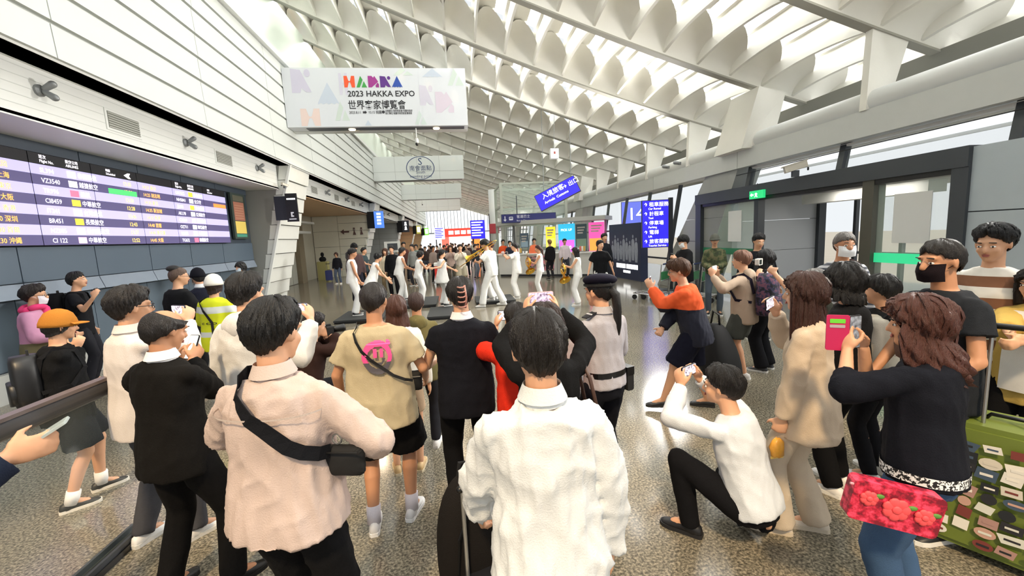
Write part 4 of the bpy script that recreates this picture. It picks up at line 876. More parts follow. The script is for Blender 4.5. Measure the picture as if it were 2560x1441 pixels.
# 8 officer in a beret with a ponytail
po = person('officer in navy beret and grey shirt with a long ponytail', (1500, 690, 2.85), 22, detail=2, build=1.0, hair=('up', '#0f0c0b', .010, 0, dict(clumps=0)), top=dict(c='#aaa7ad', loose=.022, hem=-.05, sleeve='long', sloose=.022, collar='#b9b4b6'), bottom=dict(c='#14151c', loose=.014, waist=.3), shoes=BK, hands=((-.16, .30, 1.02), (.14, .30, 1.02)), hyaw=14, hpitch=2, fold=.008)
bm2 = MB(); bm2.ell(po.hv(.008, -.012, .085), V(.125, .125, .046) * po.s, po.Hr @ roty(.18) @ rotx(-.1), 22, 10); bh = bm2.build('beret', cloth('#1d1c2b', .8), po.o, smooth=True)
MB().tube([po.hv(.092 * math.cos(a), -.01 + .112 * math.sin(a), .052) for a in np.linspace(0, 6.283, 25)], .010 * po.s, 6).build('beret_band', M_BLACKM, bh)
MB().tube([po.hv(.0, -.10, .02), po.hv(.012, -.135, -.02), po.hv(.018, -.14, -.12), po.hv(.022, -.135, -.24), po.hv(.02, -.13, -.34)], [.026, .032, .030, .026, .012], 12).build('ponytail', hairmat('#0f0c0b'), po.o, smooth=True)
for sd in (-1, 1):
    q = po.sh[0 if sd < 0 else 1]; Rb = np.stack([po.Sx, po.Fw, po.t], 1)
    MB().cbox(q + V(-sd * .045, 0, .075), (.052, .026, .004), Rb @ roty(sd * .28)).build('epaulette', mat('epaulette', '#17171d', .7), po.o); MB().cbox(q + V(-sd * .040, 0, .080), (.006, .026, .003), Rb @ roty(sd * .28)).build('epaulette_stripe', mat('epaulette_line', '#c9c9cc', .6), po.o)
MB().loft([po.ring(f_, .165, .122, -.012, n=28) for f_ in (.13, .21)], False).build('belt', M_BLACK, po.o)
bp_ = empty('belt_pouch', tuple(po.world(po.P + V(.185, -.03, .0))), math.radians(22), 'black duty pouch on the belt of the officer in the beret', 'pouch'); bb = MB(); bb.rbox((0, 0, 0), (.03, .05, .085), None, .012); bb.build('pouch_body', M_BLACKM, bp_); box('flap', (-.034, -.052, .03), (.034, .052, .09), M_BLACK, bp_)
# 9 man in white hoodie
ph_ = shoot('man in white hoodie with thick black hair raising a phone', (608, 690, 2.75), -10, (742, 772, 2.85), 'dark blue phone raised in front of the white hoodie', one=1, detail=2, build=1.05, hair=('short', '#120e0d', .026, 0), top=dict(c='#dcdad6', name='hoodie', loose=.036, hem=-.30, sleeve='long', sloose=.026, hood=1), bottom=dict(c='#8a7a55', loose=.018, taper=.6), shoes='#17171a', sole='#efece6', face=False, hyaw=-14, hpitch=3, elbow=(None, (1, -.2, -.8)), fold=.013, feet=((-.10, .1, 6), (.16, -.2, -14)), pkw=dict(body='#27305a'))
# 10 man in white shirt with glasses at the left
pl = shoot('man in white shirt and glasses filming, at the end of the glass barrier', (312, 725, 2.62), -28, (447, 776, 3.0), 'phone held by the man in white shirt at the end of the glass barrier', one=1, detail=2, build=1.0, hair=('short', '#17110f', .026, 0), top=dict(c='#ddd3cc', loose=.030, hem=-.3, sleeve='long', sloose=.026, collar='#e0d6cf'), bottom=dict(c='#4a4a4e', loose=.016), shoes='#f0efec', hyaw=-14, fold=.010, elbow=(None, (.6, -.2, -.9)), feet=((-.1, -.05, 8), (.2, .1, -10)), yawp=0)
glasses(pl)
# 11 person in tan cap and black jacket behind the barrier
pk = shoot('person in tan cap, black jacket and dark shorts behind the glass barrier', (135, 785, 3.15), -46, (186, 843, 3.42), 'camera phone held to the face of the person in the tan cap', one=1, detail=2, build=1.08, hair=('bob', '#1c1512', .008, .02, dict(clumps=0)), top=dict(c='#131314', name='jacket', loose=.045, flare=.02, hem=-.30, sloose=.035), bottom=dict(c='#1a1b20', name='shorts', len=.44, loose=.03), shoes='#2a2622', sole='#efe9dc', socks='#f2f1ee', hpitch=4, elbow=(None, (.5, -.2, -.9)), fold=.010, feet=((-.11, .12, 5), (.12, -.1, -5)))
cap_hat(pk, '#b5762f', True)
backpack('black leather-look backpack on the person in the tan cap', pk, '#19191b', mat('black_leather', '#1b1b1d', .4), (.14, .08, .19), .50, .10)
# 12 person in pink jacket and mask by the navy wall
pq = person('person in pink and olive jacket with a mask by the navy wall', (78, 716, 4.75), -68, detail=1, build=1.05, hair=('short', '#201512', .030, 0), mask='#e6dfe8', top=dict(mat=band_mat('pink_olive', [(0, '#6e6648'), (.62, '#c48aa8'), (.95, '#d79cba')], 2, scale=.62), name='jacket', loose=.045, hem=-.4, sloose=.03), bottom=dict(c='#3a2630'), shoes=DK, hands=(None, (.18, .3, 1.05)))
glasses(pq)
sc_ = MB(); sc_.tube([pq.N + V(.09 * math.cos(a), .09 * math.sin(a), .02 * math.sin(2 * a)) for a in np.linspace(0, 6.28, 17)], .035, 10); sc_.tube([pq.N + V(.0, .09, 0), pq.N + V(.06, .14, -.2), pq.N + V(.07, .15, -.42)], [.04, .045, .04], 10); sc_.build('scarf', mat('scarf_red', '#d8366f', .9), pq.o, smooth=True)
# 13 man in black T-shirt by the wall
pw = shoot('man in black T-shirt with bare arms filming against the navy wall', (185, 682, 6.1), -66, (240, 727, 6.0), 'black phone held out by the man in black T-shirt at the navy wall', one=1, detail=1, build=1.08, hair=('short', '#131010', .016, 0), top=dict(c='#1b1b1e', loose=.028, hem=-.3, sleeve='short', sfrac=.7, sloose=.03), bottom=dict(c='#26262b'), shoes=DK, hpitch=-8, hyaw=-10, elbow=(None, (.2, -.1, -1)))
backpack('black backpack on the man in black T-shirt by the navy wall', pw, '#121214', None, (.15, .09, .22))
# 14-16 officers and the steward in yellow
pj = person('broad man in black jacket with topknot and glasses near the wall', (440, 670, 5.4), -34, detail=1, build=1.15, wide=1.15, hair=('buzz', '#5b463a', .006, 0), top=dict(c='#161618', name='jacket', loose=.04, hem=-.55, sloose=.035), bottom=dict(c='#17171a'), shoes=DK, hyaw=-22, hands=((-.2, .3, 1.0), (.2, .3, 1.05)))
glasses(pj); kn = MB(); kn.ell(pj.hv(0, -.05, .11), V(.055, .075, .042) * pj.s, pj.Hr, 12, 8); kn.build('topknot', hairmat('#120e0d'), pj.o, smooth=True)
pu = person('officer in dark cap, navy uniform and mask beside the steward', (494, 675, 6.2), 58, detail=1, hair=('short', '#131010', .008, 0, dict(clumps=0)), mask='#e4e8ea', top=dict(c='#1b1d2a', name='jacket', loose=.03, hem=-.3, collar='#dfe1e4'), bottom=dict(c='#191b27'), shoes=BK, hyaw=-10, hands=((-.12, .32, 1.15), (.2, .3, 1.0)))
cap_hat(pu, '#15151c', True)
py_ = person('steward in yellow reflective vest and white cap', (530, 692, 5.1), -8, detail=1, hair=('bob', '#2c1915', .010, .05, dict(clumps=0)), top=dict(mat=band_mat('hi_vis', [(0, '#dbe21f'), (.56, '#d9dcd6'), (.60, '#dbe21f'), (.74, '#d9dcd6'), (.79, '#dbe21f')], 2, scale=.625), name='vest', loose=.045, flare=.02, hem=-.34, sloose=.03), bottom=dict(c='#181a24'), shoes=DK, face=False, hands=((-.18, .3, 1.0), (.25, .2, .95)))
cap_hat(py_, '#efe9df', True)
backprint(py_, lambda x, y: any(abs(r2(x - cx, y) - .22) < .07 and not (cx < -.4 and x > cx + .08) for cx in (-.6, 0, .6)), 245, 300, .28, .48, 'vest_letters', M_BLACK, 40, 16, .016); strap(py_, [(.99, 180, .016), (.9, 215, .014), (.7, 262, .014), (.4, 280, .014), (.05, 285, .02), (-.2, 286, .02)], .03, M_BLACKM, 'vest_strap')
pm_ = person('woman with black hair and pale blue mask at the end of the navy wall', (602, 657, 9.2), 150, detail=1, hair=('bob', '#0f0d0d', .02, .04), mask='#cfe0ea', top=dict(c='#15151a', loose=.03), bottom=dict(c=DK), shoes=DK)
# 17 kneeling photographer
pt = person('kneeling photographer in dark brown jacket', (785, 785, 4.2), -40, H=1.68, pelvis=(0, 0, .50), lean=14, detail=1, build=1.0, hair=('short', '#1a120f', .026, 0), top=dict(c='#2c1c18', name='jacket', loose=.04, hem=-.2, sloose=.032), bottom=dict(c='#1d1d20'), shoes=DK, hyaw=-18, hands=((815, 842, 4.35), (828, 838, 4.25)), hand_style=('hold', 'hold'), elbow=((-1, 0, -.8), (.6, 0, -.8)), feet=((-.12, .22, 5), (.12, -.12, -5, .02, V(0, 1, -.4), 50)))
cm = empty('dslr_camera', tuple(at(822, 826, 4.28)), math.radians(-58), 'black camera with long lens held by the kneeling photographer', 'camera'); bb = MB(); bb.rbox((0, 0, 0), (.065, .032, .045), None, .01); bb.build('body', M_BLACKM, cm); MB().lathe([(.034, 0), (.036, .05), (.042, .11), (.042, .13)], (0, .03, 0), 16, rotx(-math.pi / 2)).build('lens', M_BLACK, cm, smooth=True); box('viewfinder', (-.02, -.03, .045), (.02, .02, .065), M_BLACKM, cm)
# 18, 19 behind the beige T-shirt
pv = person('short-haired man in olive jacket seen past the beige T-shirt', (1038, 734, 3.75), 2, detail=1, skin=1, hair=('buzz', '#3a241c', .012, 0), top=dict(c='#6c6440', name='jacket', loose=.04, hem=-.3, hood=1), bottom=dict(c='#2c2c30'), shoes='#efece8', face=False)
pbr = person('woman with long brown hair behind the beige T-shirt', (988, 742, 3.35), 4, detail=1, hair=('long', '#4a2a1e', .014, .26, dict(spread=.02)), top=dict(c='#e8e2d6', loose=.03), bottom=dict(c='#c4a98c', len=.4, name='shorts'), shoes='#c9a877', sole='#d8c8a8', face=False)
# 20 woman with red-brown curls, magenta phone case
pn = shoot('woman in navy sweater with reddish curly hair holding up a magenta phone', (2310, 752, 1.80), 30, (2136, 830, 1.95), 'phone in an open magenta wallet case held by the curly-haired woman', portrait=True, detail=2, build=1.14, wide=1.10, hair=('long', '#4e2a20', .034, .20, dict(spread=.055, curl=.018)), top=dict(c='#15171f', name='sweater', loose=.030, hem=-.12, sleeve='rolled', sloose=.018), bottom=dict(c='#3f5878', loose=.016, taper=.7, name='jeans'), shoes='#e9e9ea', face=True, hyaw=16, hpitch=2, lean=2, leanx=7, yawp=-25, hs=['point', 'hold'], elbow=((-.9, -.1, -.6), (.4, -.2, -.9)), fold=.010, pkw=dict(body='#2a2a2e', Wd=.16, L=.072, screen=screen_mat('grey_picture', ['#4c4c4e', '#8d8f90', '#c2c2c2'], 50, .7)))
Rp = frame_R(RU(5) @ V(1, 0, 0), V(0, 0, 1)); Rf = Rp @ rotz(-.62); Cq = at(2136, 830, 1.95)
fl = MB(); q0 = V(-.038, -.004, 0); fl.rbox(Rp @ q0 + Rf @ V(-.044, 0, -.002), (.045, .003, .086), Rf, .008); fo = fl.build('case_flap', mat('magenta_leather', '#c41f58', .45), pn.ph)
MB().rbox(Rp @ q0 + Rf @ V(-.046, -.004, .055), (.030, .001, .010), Rf, .003).build('card_slot_green', mat('card_green', '#6fd93a', .5), fo); MB().rbox(Rp @ q0 + Rf @ V(-.046, -.004, .030), (.030, .001, .007), Rf, .003).build('card_slot_grey', mat('card_grey', '#b7a8ac', .5), fo)
wb = empty('floral_bag', tuple(at(2228, 1262, 1.64)), math.radians(-24), 'red floral waist bag on the curly-haired woman', 'bag'); bb = MB(); bb.rbox((0, 0, 0), (.15, .03, .085), roty(.17), .02); bb.build('bag_body', speckle('floral_red', '#7d1028', '#f04a6a', '#c8213f', 26, .5, lo=.40, hi=.60), wb)
for k, (x, z, r_) in enumerate(((.0, .0, .045), (-.09, .035, .03), (.09, -.02, .032))):
    fm = MB()
    for a in range(7): fm.ell((x + r_ * .6 * math.cos(a * .9), -.034, z + r_ * .6 * math.sin(a * .9)), (r_ * .5, .006, r_ * .5), None, 8, 5)
    fm.ell((x, -.038, z), (r_ * .4, .006, r_ * .4), None, 8, 5); fm.build('flower', mat('flower_coral', '#f2555a', .6), wb, smooth=True)
    MB().ell((x + r_ * 1.15, -.032, z + .012), (.018, .005, .010), None, 8, 5).build('leaf', mat('leaf_green', '#5a8f3a', .6), wb, smooth=True)
MB().tube([(-.15, -.02, .085), (.15, -.02, .04)], .005, 6).build('zip', mat('zip_pink', '#e3a0a8', .5), wb)
MB().loft([pn.ring(f_, .178 * pn.w / 1.0, .135 * pn.build, -.012, n=28) for f_ in (-.06, .02)], False).build('patterned_belt', speckle('belt_pattern', '#151515', '#f2f2f2', None, 90, .7, lo=.49, hi=.51), pn.o)
# 21, 22 black bob and short hair
pbo = person('woman in black with a black bob, behind the magenta phone', (2120, 664, 2.80), 18, detail=1, hair=('bob', '#0d0b0b', .028, .09, dict(spread=.02)), top=dict(c='#121214', loose=.03, hem=-.3), bottom=dict(c='#101012', loose=.02), shoes='#e5e3e0', face=False, feet=((-.09, 0, 5), (.1, .05, -5)))
psh = person('person in cream top with black crossbody strap and short black hair', (2212, 692, 2.95), 24, detail=1, hair=('short', '#100e0c', .022, 0), top=dict(c='#d3c9b6', loose=.035, hem=-.3), bottom=dict(c='#202024'), shoes='#e9e7e4', face=False)
strap(psh, [(.95, 110, .016), (1.0, 160, .02), (.95, 200, .016), (.75, 240, .014), (.5, 268, .014), (.25, 295, .014), (.05, 330, .016)], .05, M_BLACKM, 'crossbody_strap')
# 23 man with black mask, 24 striped sweater
pmm = person('man in charcoal T-shirt with black mask and short cropped hair, in profile', (2365, 602, 2.38), 78, detail=2, build=1.08, skin=1, hair=('buzz', '#17120f', .012, 0), mask='#1c1418', top=dict(c='#23262b', loose=.03, hem=-.3, sleeve='short', sloose=.03), bottom=dict(c='#24262c'), shoes=DK, hands=((-.2, .25, 1.0), (.22, .2, .95)), hyaw=6)
pst = person('man in white and brown striped sweater by the grey wall', (2490, 566, 2.95), 112, detail=2, build=1.0, skin=0, hair=('short', '#0d0b0b', .026, 0), top=dict(mat=band_mat('brown_stripes', [(0, '#e9e4da'), (.5, '#84593f')], 2, scale=6.6, offset=.1, repeat=True), name='sweater', loose=.03, hem=-.25, sloose=.028), bottom=dict(c='#2a2a2d'), shoes=DK, hpitch=8, hyaw=-10)
# 25 man with grey stripes and white mask
pgr = person('man in grey striped top with white mask in the doorway', (2110, 582, 4.15), 160, detail=1, build=1.1, skin=1, hair=('buzz', '#6b655f', .008, 0), mask='#eef0f0', top=dict(mat=band_mat('grey_stripes', [(0, '#4a4d55'), (.5, '#b9b9bb')], 2, scale=22, repeat=True), loose=.03, hem=-.3), bottom=dict(c='#2e3036'), shoes=DK)
strap(pgr, [(.95, 250, .016), (1.0, 200, .02), (.95, 145, .016), (.75, 115, .014), (.5, 95, .014), (.25, 70, .014), (.05, 40, .016)], .03, mat('brown_strap', '#3d2a26', .7), 'crossbody_strap')
# 26 hoodie with floral backpack
pho = shoot('person in beige hoodie and shorts with a floral backpack', (1858, 628, 5.0), 38, (1786, 672, 5.1), 'white phone held up by the person in the beige hoodie', detail=1, build=1.08, hair=('bob', '#7b5540', .016, .0), top=dict(c='#b59f8a', name='hoodie', loose=.04, hem=-.28, hood=1), bottom=dict(c='#4a4b45', name='shorts', len=.36, loose=.03), shoes='#d9d5cf', hyaw=14, pkw=dict(body='#e9e9ee', screen=emis('white_screen', '#f3f4f8', 1)), z0=0)
backpack('dark floral backpack on the beige hoodie', pho, '#221d29', speckle('dark_floral', '#17151c', '#6a4152', '#2d3350', 22, .8), (.17, .11, .25), .48, .15)
# 27 girl in white T-shirt, 28 grey-haired person reaching with camera
pgw = person('girl in white T-shirt with long black hair and black trousers', (1918, 626, 5.35), 30, detail=1, hair=('long', '#0c0a0a', .018, .30, dict(spread=.02)), top=dict(c='#dcdbd8', loose=.035, hem=-.1, sleeve='short', sfrac=.75, sloose=.03), bottom=dict(c='#141417', loose=.03, taper=1.2), shoes='#3a3a3c', hands=((1893, 690, 5.3), (1905, 700, 5.2)), hand_style=('hold', 'hold'), elbow=((-.5, 0, -1), (.6, 0, -1)))
prc = person('grey-haired person in dark olive top reaching out with a camera', (2044, 676, 3.6), 34, detail=1, hair=('short', '#8b8782', .016, 0), top=dict(c='#2c2d22', loose=.03, sleeve='short', sloose=.03), bottom=dict(c=DK), shoes=DK, face=False, hands=((1912, 664, 4.0), None), hand_style=('hold', 'relaxed'), elbow=((-.2, -.2, -1), None))
cm = empty('compact_camera', tuple(at(1897, 655, 4.05)), math.radians(34), 'white compact camera at the end of an outstretched arm', 'camera'); bb = MB(); bb.rbox((0, 0, 0), (.055, .018, .032), None, .01); bb.build('body', mat('cam_white', '#dcd8cf', .4), cm); MB().lathe([(.022, 0), (.024, .03), (.02, .04)], (.005, .015, 0), 14, rotx(-math.pi / 2)).build('lens', M_BLACK, cm, smooth=True); box('rear_screen', (-.04, -.0195, -.024), (.025, -.0175, .022), M_BLACK, cm)
# 29-32 by the doors
pc2 = person('officer in black tactical vest standing at the doors', (1896, 585, 6.9), 165, detail=1, build=1.1, wide=1.05, hair=('short', '#0e0c0c', .016, 0), top=dict(c='#17181c', name='jacket', loose=.035, hem=-.15), bottom=dict(c='#15161b'), shoes=BK, hpitch=16, hands=((-.3, .12, .9), (.2, .22, 1.0)))
for k in range(3): MB().cbox(pc2.P + V(-.09 + .09 * k, .165, .26), (.036, .022, .05)).build('vest_pouch', M_BLACKM, pc2.o)
ppg = shoot('young man in black T-shirt and mask looking down at a phone by the concrete pier', (1710, 590, 8.8), 96, (1682, 641, 8.7), 'phone in the hands of the young man by the concrete pier', portrait=True, tilt=30, detail=1, hair=('fringe', '#0f0d0d', .026, 0), mask='#e8ecee', top=dict(c='#1a1a1c', loose=.04, hem=-.3, sleeve='short', sfrac=.85, sloose=.035), bottom=dict(c='#2b2b30'), shoes='#e6e6e6', hpitch=16)
pbk = person('man in black T-shirt and white trousers walking past the poster wall', (1500, 602, 11.2), 172, detail=1, build=1.08, hair=('short', '#141010', .022, 0), top=dict(c='#141416', loose=.04, hem=-.3, sleeve='short', sfrac=.8, sloose=.04), bottom=dict(c='#dcdcd8', loose=.02), shoes='#2a2a2c', hyaw=30, hands=((-.34, .05, .85), (.34, .02, .85)))
pca = person('man in olive camouflage jacket and grey cap behind the glass door', (1787, 588, 9.0), 150, detail=1, hair=('short', '#3a3632', .008, 0, dict(clumps=0)), top=dict(mat=speckle('camouflage', '#3c4330', '#6f6b4d', '#4e5a3a', 9, .9), loose=.03), bottom=dict(c='#5a6470'), shoes=DK, hands=((-.05, .25, 1.08), (.08, .25, 1.05)))
cap_hat(pca, '#66675f', True)
# 33 woman in cream suit
pcr = shoot('woman in cream suit with long straight auburn hair holding a phone', (2022, 688, 2.42), 34, (1924, 758, 2.62), 'phone held up by the woman in the cream suit', one=1, roll=4, detail=2, build=.92, hair=('long', '#3a1f16', .022, .46, dict(spread=.03)), top=dict(mat=cloth('#c6b39c'), name='blazer', loose=.034, flare=.055, hem=-.44, sleeve='long', sloose=.026), bottom=dict(c='#c9b9a3', loose=.026, taper=1.15), shoes='#d8ccba', sole='#cdbfa9', face=True, hyaw=10, other=(1948, 1085, 2.45), other_style='grip', elbow=((-.5, -.6, -.4), (.6, .2, -.9)), fold=.012, feet=((-.10, .10, 24), (.09, -.06, 24)))
sn = MB(); cn = at(1943, 1120, 2.45); sn.ell(cn, (.045, .030, .055), RU(20), 12, 8); so = empty('snack_packet', tuple(cn), 0, 'crumpled orange snack packet in the lowered hand of the cream suit', 'packet')
rings = []
for z, a in ((-.055, .55), (-.045, .85), (0, 1), (.04, .8), (.06, .35)):
    q = np.linspace(0, 2 * math.pi, 12, endpoint=False); rings.append(np.stack([.045 * a * np.cos(q) * (1 + .15 * np.sin(3 * q + z * 60)), .03 * a * np.sin(q), np.full(12, z) + .006 * np.sin(5 * q)], 1))
sn = MB(); sn.loft(rings); sn.build('packet_body', mat('orange_foil', '#eda43a', .3, var=.3, vscale=30), so, smooth=True); box('packet_seal', (-.04, -.003, -.066), (.04, .003, -.052), mat('foil_yellow', '#f3cf6a', .3), so)
# 34 person in orange and navy jacket
por = shoot('person in orange and navy jacket with shorts, arm stretched out with a phone', (1697, 652, 4.30), 62, (1626, 700, 4.55), 'striped phone in the outstretched hand of the orange and navy jacket', one=0, detail=2, build=1.16, wide=1.1, hair=('fringe', '#54351f', .030, .0), top=dict(mat=band_mat('orange_navy', [(0, '#191b2b'), (.70, '#f4602a')], 2, scale=.625), name='jacket', loose=.04, hem=-.30, sleeve='long', sloose=.032), bottom=dict(mat=cloth('#171826'), name='shorts', len=.47, loose=.028), shoes='#1c1c1e', sole='#2a2a2a', face=True, hyaw=8, elbow=((-.2, 0, -1), (.5, -.6, -.5)), other=(1640, 850, 4.35), other_style='grip', fold=.012, lean=12, feet=((-.1, .34, 8), (.12, -.16, -6)), pkw=dict(body='#5a2438', screen=screen_mat('stripe_picture', ['#5a2438', '#8d5a72', '#c99ab0'], 40, .5)))
glasses(por, '#6a5a55'); strap(por, [(.2, 80, .014), (.6, 60, .014), (.97, 20, .02), (.9, 320, .016), (.6, 300, .014), (.3, 300, .014)], .02, M_BLACKM, 'shoulder_strap')
bgk = empty('duffel_backpack', tuple(ground(1805, 965)), .3, 'large black bag standing behind the orange and navy jacket', 'bag')
rings = []
for z, a in ((.0, .8), (.05, 1), (.25, 1.02), (.45, .85), (.6, .6), (.70, .32)):
    q = np.linspace(0, 2 * math.pi, 20, endpoint=False); c_, s2 = np.cos(q), np.sin(q); rings.append(np.stack([np.sign(c_) * np.abs(c_) ** .7 * .25 * a - .14 * (z / .7), np.sign(s2) * np.abs(s2) ** .7 * .2 * a, np.full(20, z * 1.15)], 1))
sn = MB(); sn.loft(rings); sub(sn, 'bag_body', M_BLACKM, bgk, 1); MB().tube([(-.12, -.05, .78), (-.15, -.06, .92), (-.17, .0, .96), (-.15, .05, .78)], .012, 8).build('handle', M_BLACK, bgk, smooth=True)
# 35 man squatting in white shirt
pq2 = shoot('man in white shirt and black trousers squatting with a phone raised', (1805, 940, 2.52), 24, (1722, 926, 2.78), 'phone raised by the squatting man in white shirt', roll=3, H=1.70, pelvis=(0, 0, .33), lean=16, detail=2, build=1.0, hair=('short', '#100d0d', .026, 0), top=dict(c='#d8dde2', loose=.028, hem=-.12, sleeve='long', sloose=.017), bottom=dict(c='#121215', loose=.014, taper=.6), shoes='#17171a', sole='#1f1f22', face=True, hyaw=22, hpitch=-6, elbow=((-.9, .2, -.5), (.9, .2, -.5)), fold=.010, feet=((-.17, .30, 20, 0, V(-.35, 1, .8)), (.13, -.02, -6, .045, V(.5, 1, .1), 38)))
for i in (0,): MB().tube([pq2.wr[i] + nrm(pq2.elb[i] - pq2.wr[i]) * (.02 + .014 * k) for k in range(3)], .033, 14).build('watch', M_BLACK, pq2.o)
# 36 person in yellow jacket at the right edge with the sticker suitcase
pye = person('person in yellow shirt jacket and white T-shirt at the right edge behind a green suitcase', (2600, 672, 2.75), 96, detail=2, build=1.05, hair=('long', '#1a1311', .02, .15), top=dict(c='#c9ab5e', name='jacket', loose=.05, hem=-.46, sleeve='rolled', sloose=.04), bottom=dict(c='#131315', loose=.03), shoes=DK, hands=((2500, 880, 2.5), (2540, 890, 2.4)), hand_style=('grip', 'grip'))
backprint(pye, lambda x, y: abs(x) < .8, 62, 118, -.25, .92, 'white_tshirt', cloth('#e9e8e6'), 16, 24, .014)
backprint(pye, lambda x, y: abs(r2(x * 1.3 - .3, y) - .55) < .09 or abs(r2(x * 1.3 + .3, y) - .55) < .09, 66, 114, .42, .74, 'ring_print', M_BLACK, 40, 30, .018)
# 37 hand with a phone entering at the lower left
pe = shoot('person in navy jacket at the lower left edge, only a forearm and hand in view', V(-1.66, 1.13, 1.70), -58, (105, 1090, 1.40), 'clear-cased phone held at the lower left edge', portrait=True, tilt=60, one=1, detail=2, hair=('short', '#141010', .02, 0), top=dict(c='#1c2333', name='jacket', loose=.04, sloose=.03), bottom=dict(c='#1a1c24'), shoes=DK, face=False, elbow=(None, (.1, -.3, -1)), pkw=dict(body='#b9c4c2', screen=mat('clear_case', '#c6d2cf', .1, alpha=.7)))
# ================================================================== THINGS IN THE HALL
UY = V(0, 1, 0)
# ---- flight board on the navy wall: a row of LED cabinets with flat print
fb = empty('flight_board', (-6.14, 0, 0), 0, 'long purple flight information board on the navy wall', 'screen')
seams = [3.9, 4.93, 5.97, 7.01, 8.05, 9.06, 10.06, 11.16, 12.14]
M_SCRD = emis('screen_dark', '#4a4468', .75); M_SCRL = emis('screen_light', '#9d97c6', 1.0); M_HDR = emis('screen_header', '#101014', .3)
for a, b in zip(seams, seams[1:]):
    cab = box('led_cabinet', (0, a + .006, 2.15), (.05, b - .006, 3.52), M_BLACK, fb)
    box('header_strip', (.05, a + .006, 3.36), (.053, b - .006, 3.515), M_HDR, cab)
    for r_ in range(8): box('row', (.05, a + .006, 2.155 + r_ * .15), (.053, b - .006, 2.155 + (r_ + 1) * .15), M_SCRL if r_ % 2 else M_SCRD, cab)
M_TW, M_TY = emis('screen_white', '#fdf6ff', 1.3), emis('screen_yellow', '#ffd25a', 1.3); M_TO = emis('screen_orange', '#ffae4a', 1.3)
UYd = V(0, 1, 0); WX = -6.14 + .056
def btext(s, y, z, size, m, sx=.9, name='lettering'): return text(s, size, m, fb, (WX, y, z), UYd, UZ, sx=sx, name=name, ext=.0005)
rows_z = [2.155 + .15 * k + .035 for k in range(8)][::-1]
for (y0, fl_, al, tm, ds) in ((7.15, ['SL394', 'VZ3540', 'TR996', 'CI8459', 'IT241', 'BR451', 'NZ085', 'CI 122'], ['泰國獅航', '越捷航空', '酷航', '中華航空', '台灣虎航', '長榮航空', '紐西蘭航空', '中華航空'], ['12:35', '12:30', '12:20', '12:28', '12:46', '12:43', '12:37', '12:52'], ['14:20 曼谷', '14:25 胡志明', '14:30 東京', '14:35 新加坡', '14:35 香港', '14:40 首爾', '14:40 奧克蘭', '14:45 大阪']),
                              (10.15, ['UA7512', 'NH5841', 'JL802', 'AK170', 'CX564', 'OZ711', 'KE185', 'TG632'], ['聯合航空', '全日空', '日本航空', '亞洲航空', '國泰航空', '韓亞航空', '大韓航空', '泰國航空'], [''] * 8, [''] * 8),
                              (4.3, ['CI170', 'BR128', 'IT202', 'JX801', 'CX450', 'CI502', 'BR711', 'MM921'], ['中華航空', '長榮航空', '台灣虎航', '星宇航空', '國泰航空', '中華航空', '長榮航空', '樂桃航空'], [''] * 8, ['12:10 福岡', '12:15 上海', '12:20 東京', '12:20 大阪', '12:25 香港', '12:30 深圳', '12:30 首爾', '12:30 沖繩'])):
    btext('班次\nFlight No.', y0 + .02, 3.45, .062, M_TW); btext('航空公司\nAIRLINES', y0 + .44, 3.45, .062, M_TW); btext('時間\nScheduled', y0 + 1.2, 3.44, .055, M_TW)
    for k in range(8):
        z = rows_z[k]; btext(fl_[k], y0, z, .10, M_TW); btext(al[k], y0 + .62, z, .10, M_TW); c_ = ['#f4f0f8', '#e8607a', '#f2d13a', '#f4f0f8', '#f2d13a', '#f4f0f8', '#e9b0d0', '#f4f0f8'][(k + int(y0)) % 8]
        box('airline_tag', (.054, y0 + .44, z - .015), (.057, y0 + .59, z + .085), emis('tag_' + c_.lstrip('#'), c_, 1.1), fb)
        if tm[k]: btext(tm[k], y0 + 1.55, z, .10, M_TY)
        if ds[k]: btext(ds[k], y0 + 2.02, z, .095, M_TO)
box('status_bar', (.054, 8.35, 3.06), (.057, 9.0, 3.15), emis('status_green', '#3fd35a', 1.2), fb); box('status_bar', (.054, 11.55, 3.06), (.057, 12.1, 3.15), emis('status_orange', '#ff7a3a', 1.2), fb)
pl_ = MB(); pl_.prism([(0, 0), (.10, .05), (.16, .05), (.12, .0), (.16, -.05), (.10, -.05)], (.055, 8.75, 3.43), V(0, 1, 0), V(0, 0, 1), V(1, 0, 0), .002); pl_.build('plane_mark', M_TW, fb)
# lightbox poster at the end of the board
pb_ = empty('poster_lightbox', (-6.15, 12.8, 2.15), 0, 'narrow green and red lightbox poster at the end of the flight board', 'poster'); box('case', (0, -.38, .1), (.06, .38, 1.38), mat('case_green', '#3a4640', .5), pb_)
for z0, z1, c_ in ((1.16, 1.32, '#4c4a3c'), (.62, 1.14, '#8c5a48'), (.26, .60, '#c2ab55'), (.16, .24, '#3f7f6a')): box('poster_band', (.06, -.28, z0), (.064, .28, z1), emis('poster_' + c_.lstrip('#'), c_, .35), pb_)
for k in range(6): box('poster_line', (.064, -.24, .68 + k * .07), (.066, .22, .70 + k * .07), mat('poster_line', '#b98d72', .7), pb_)
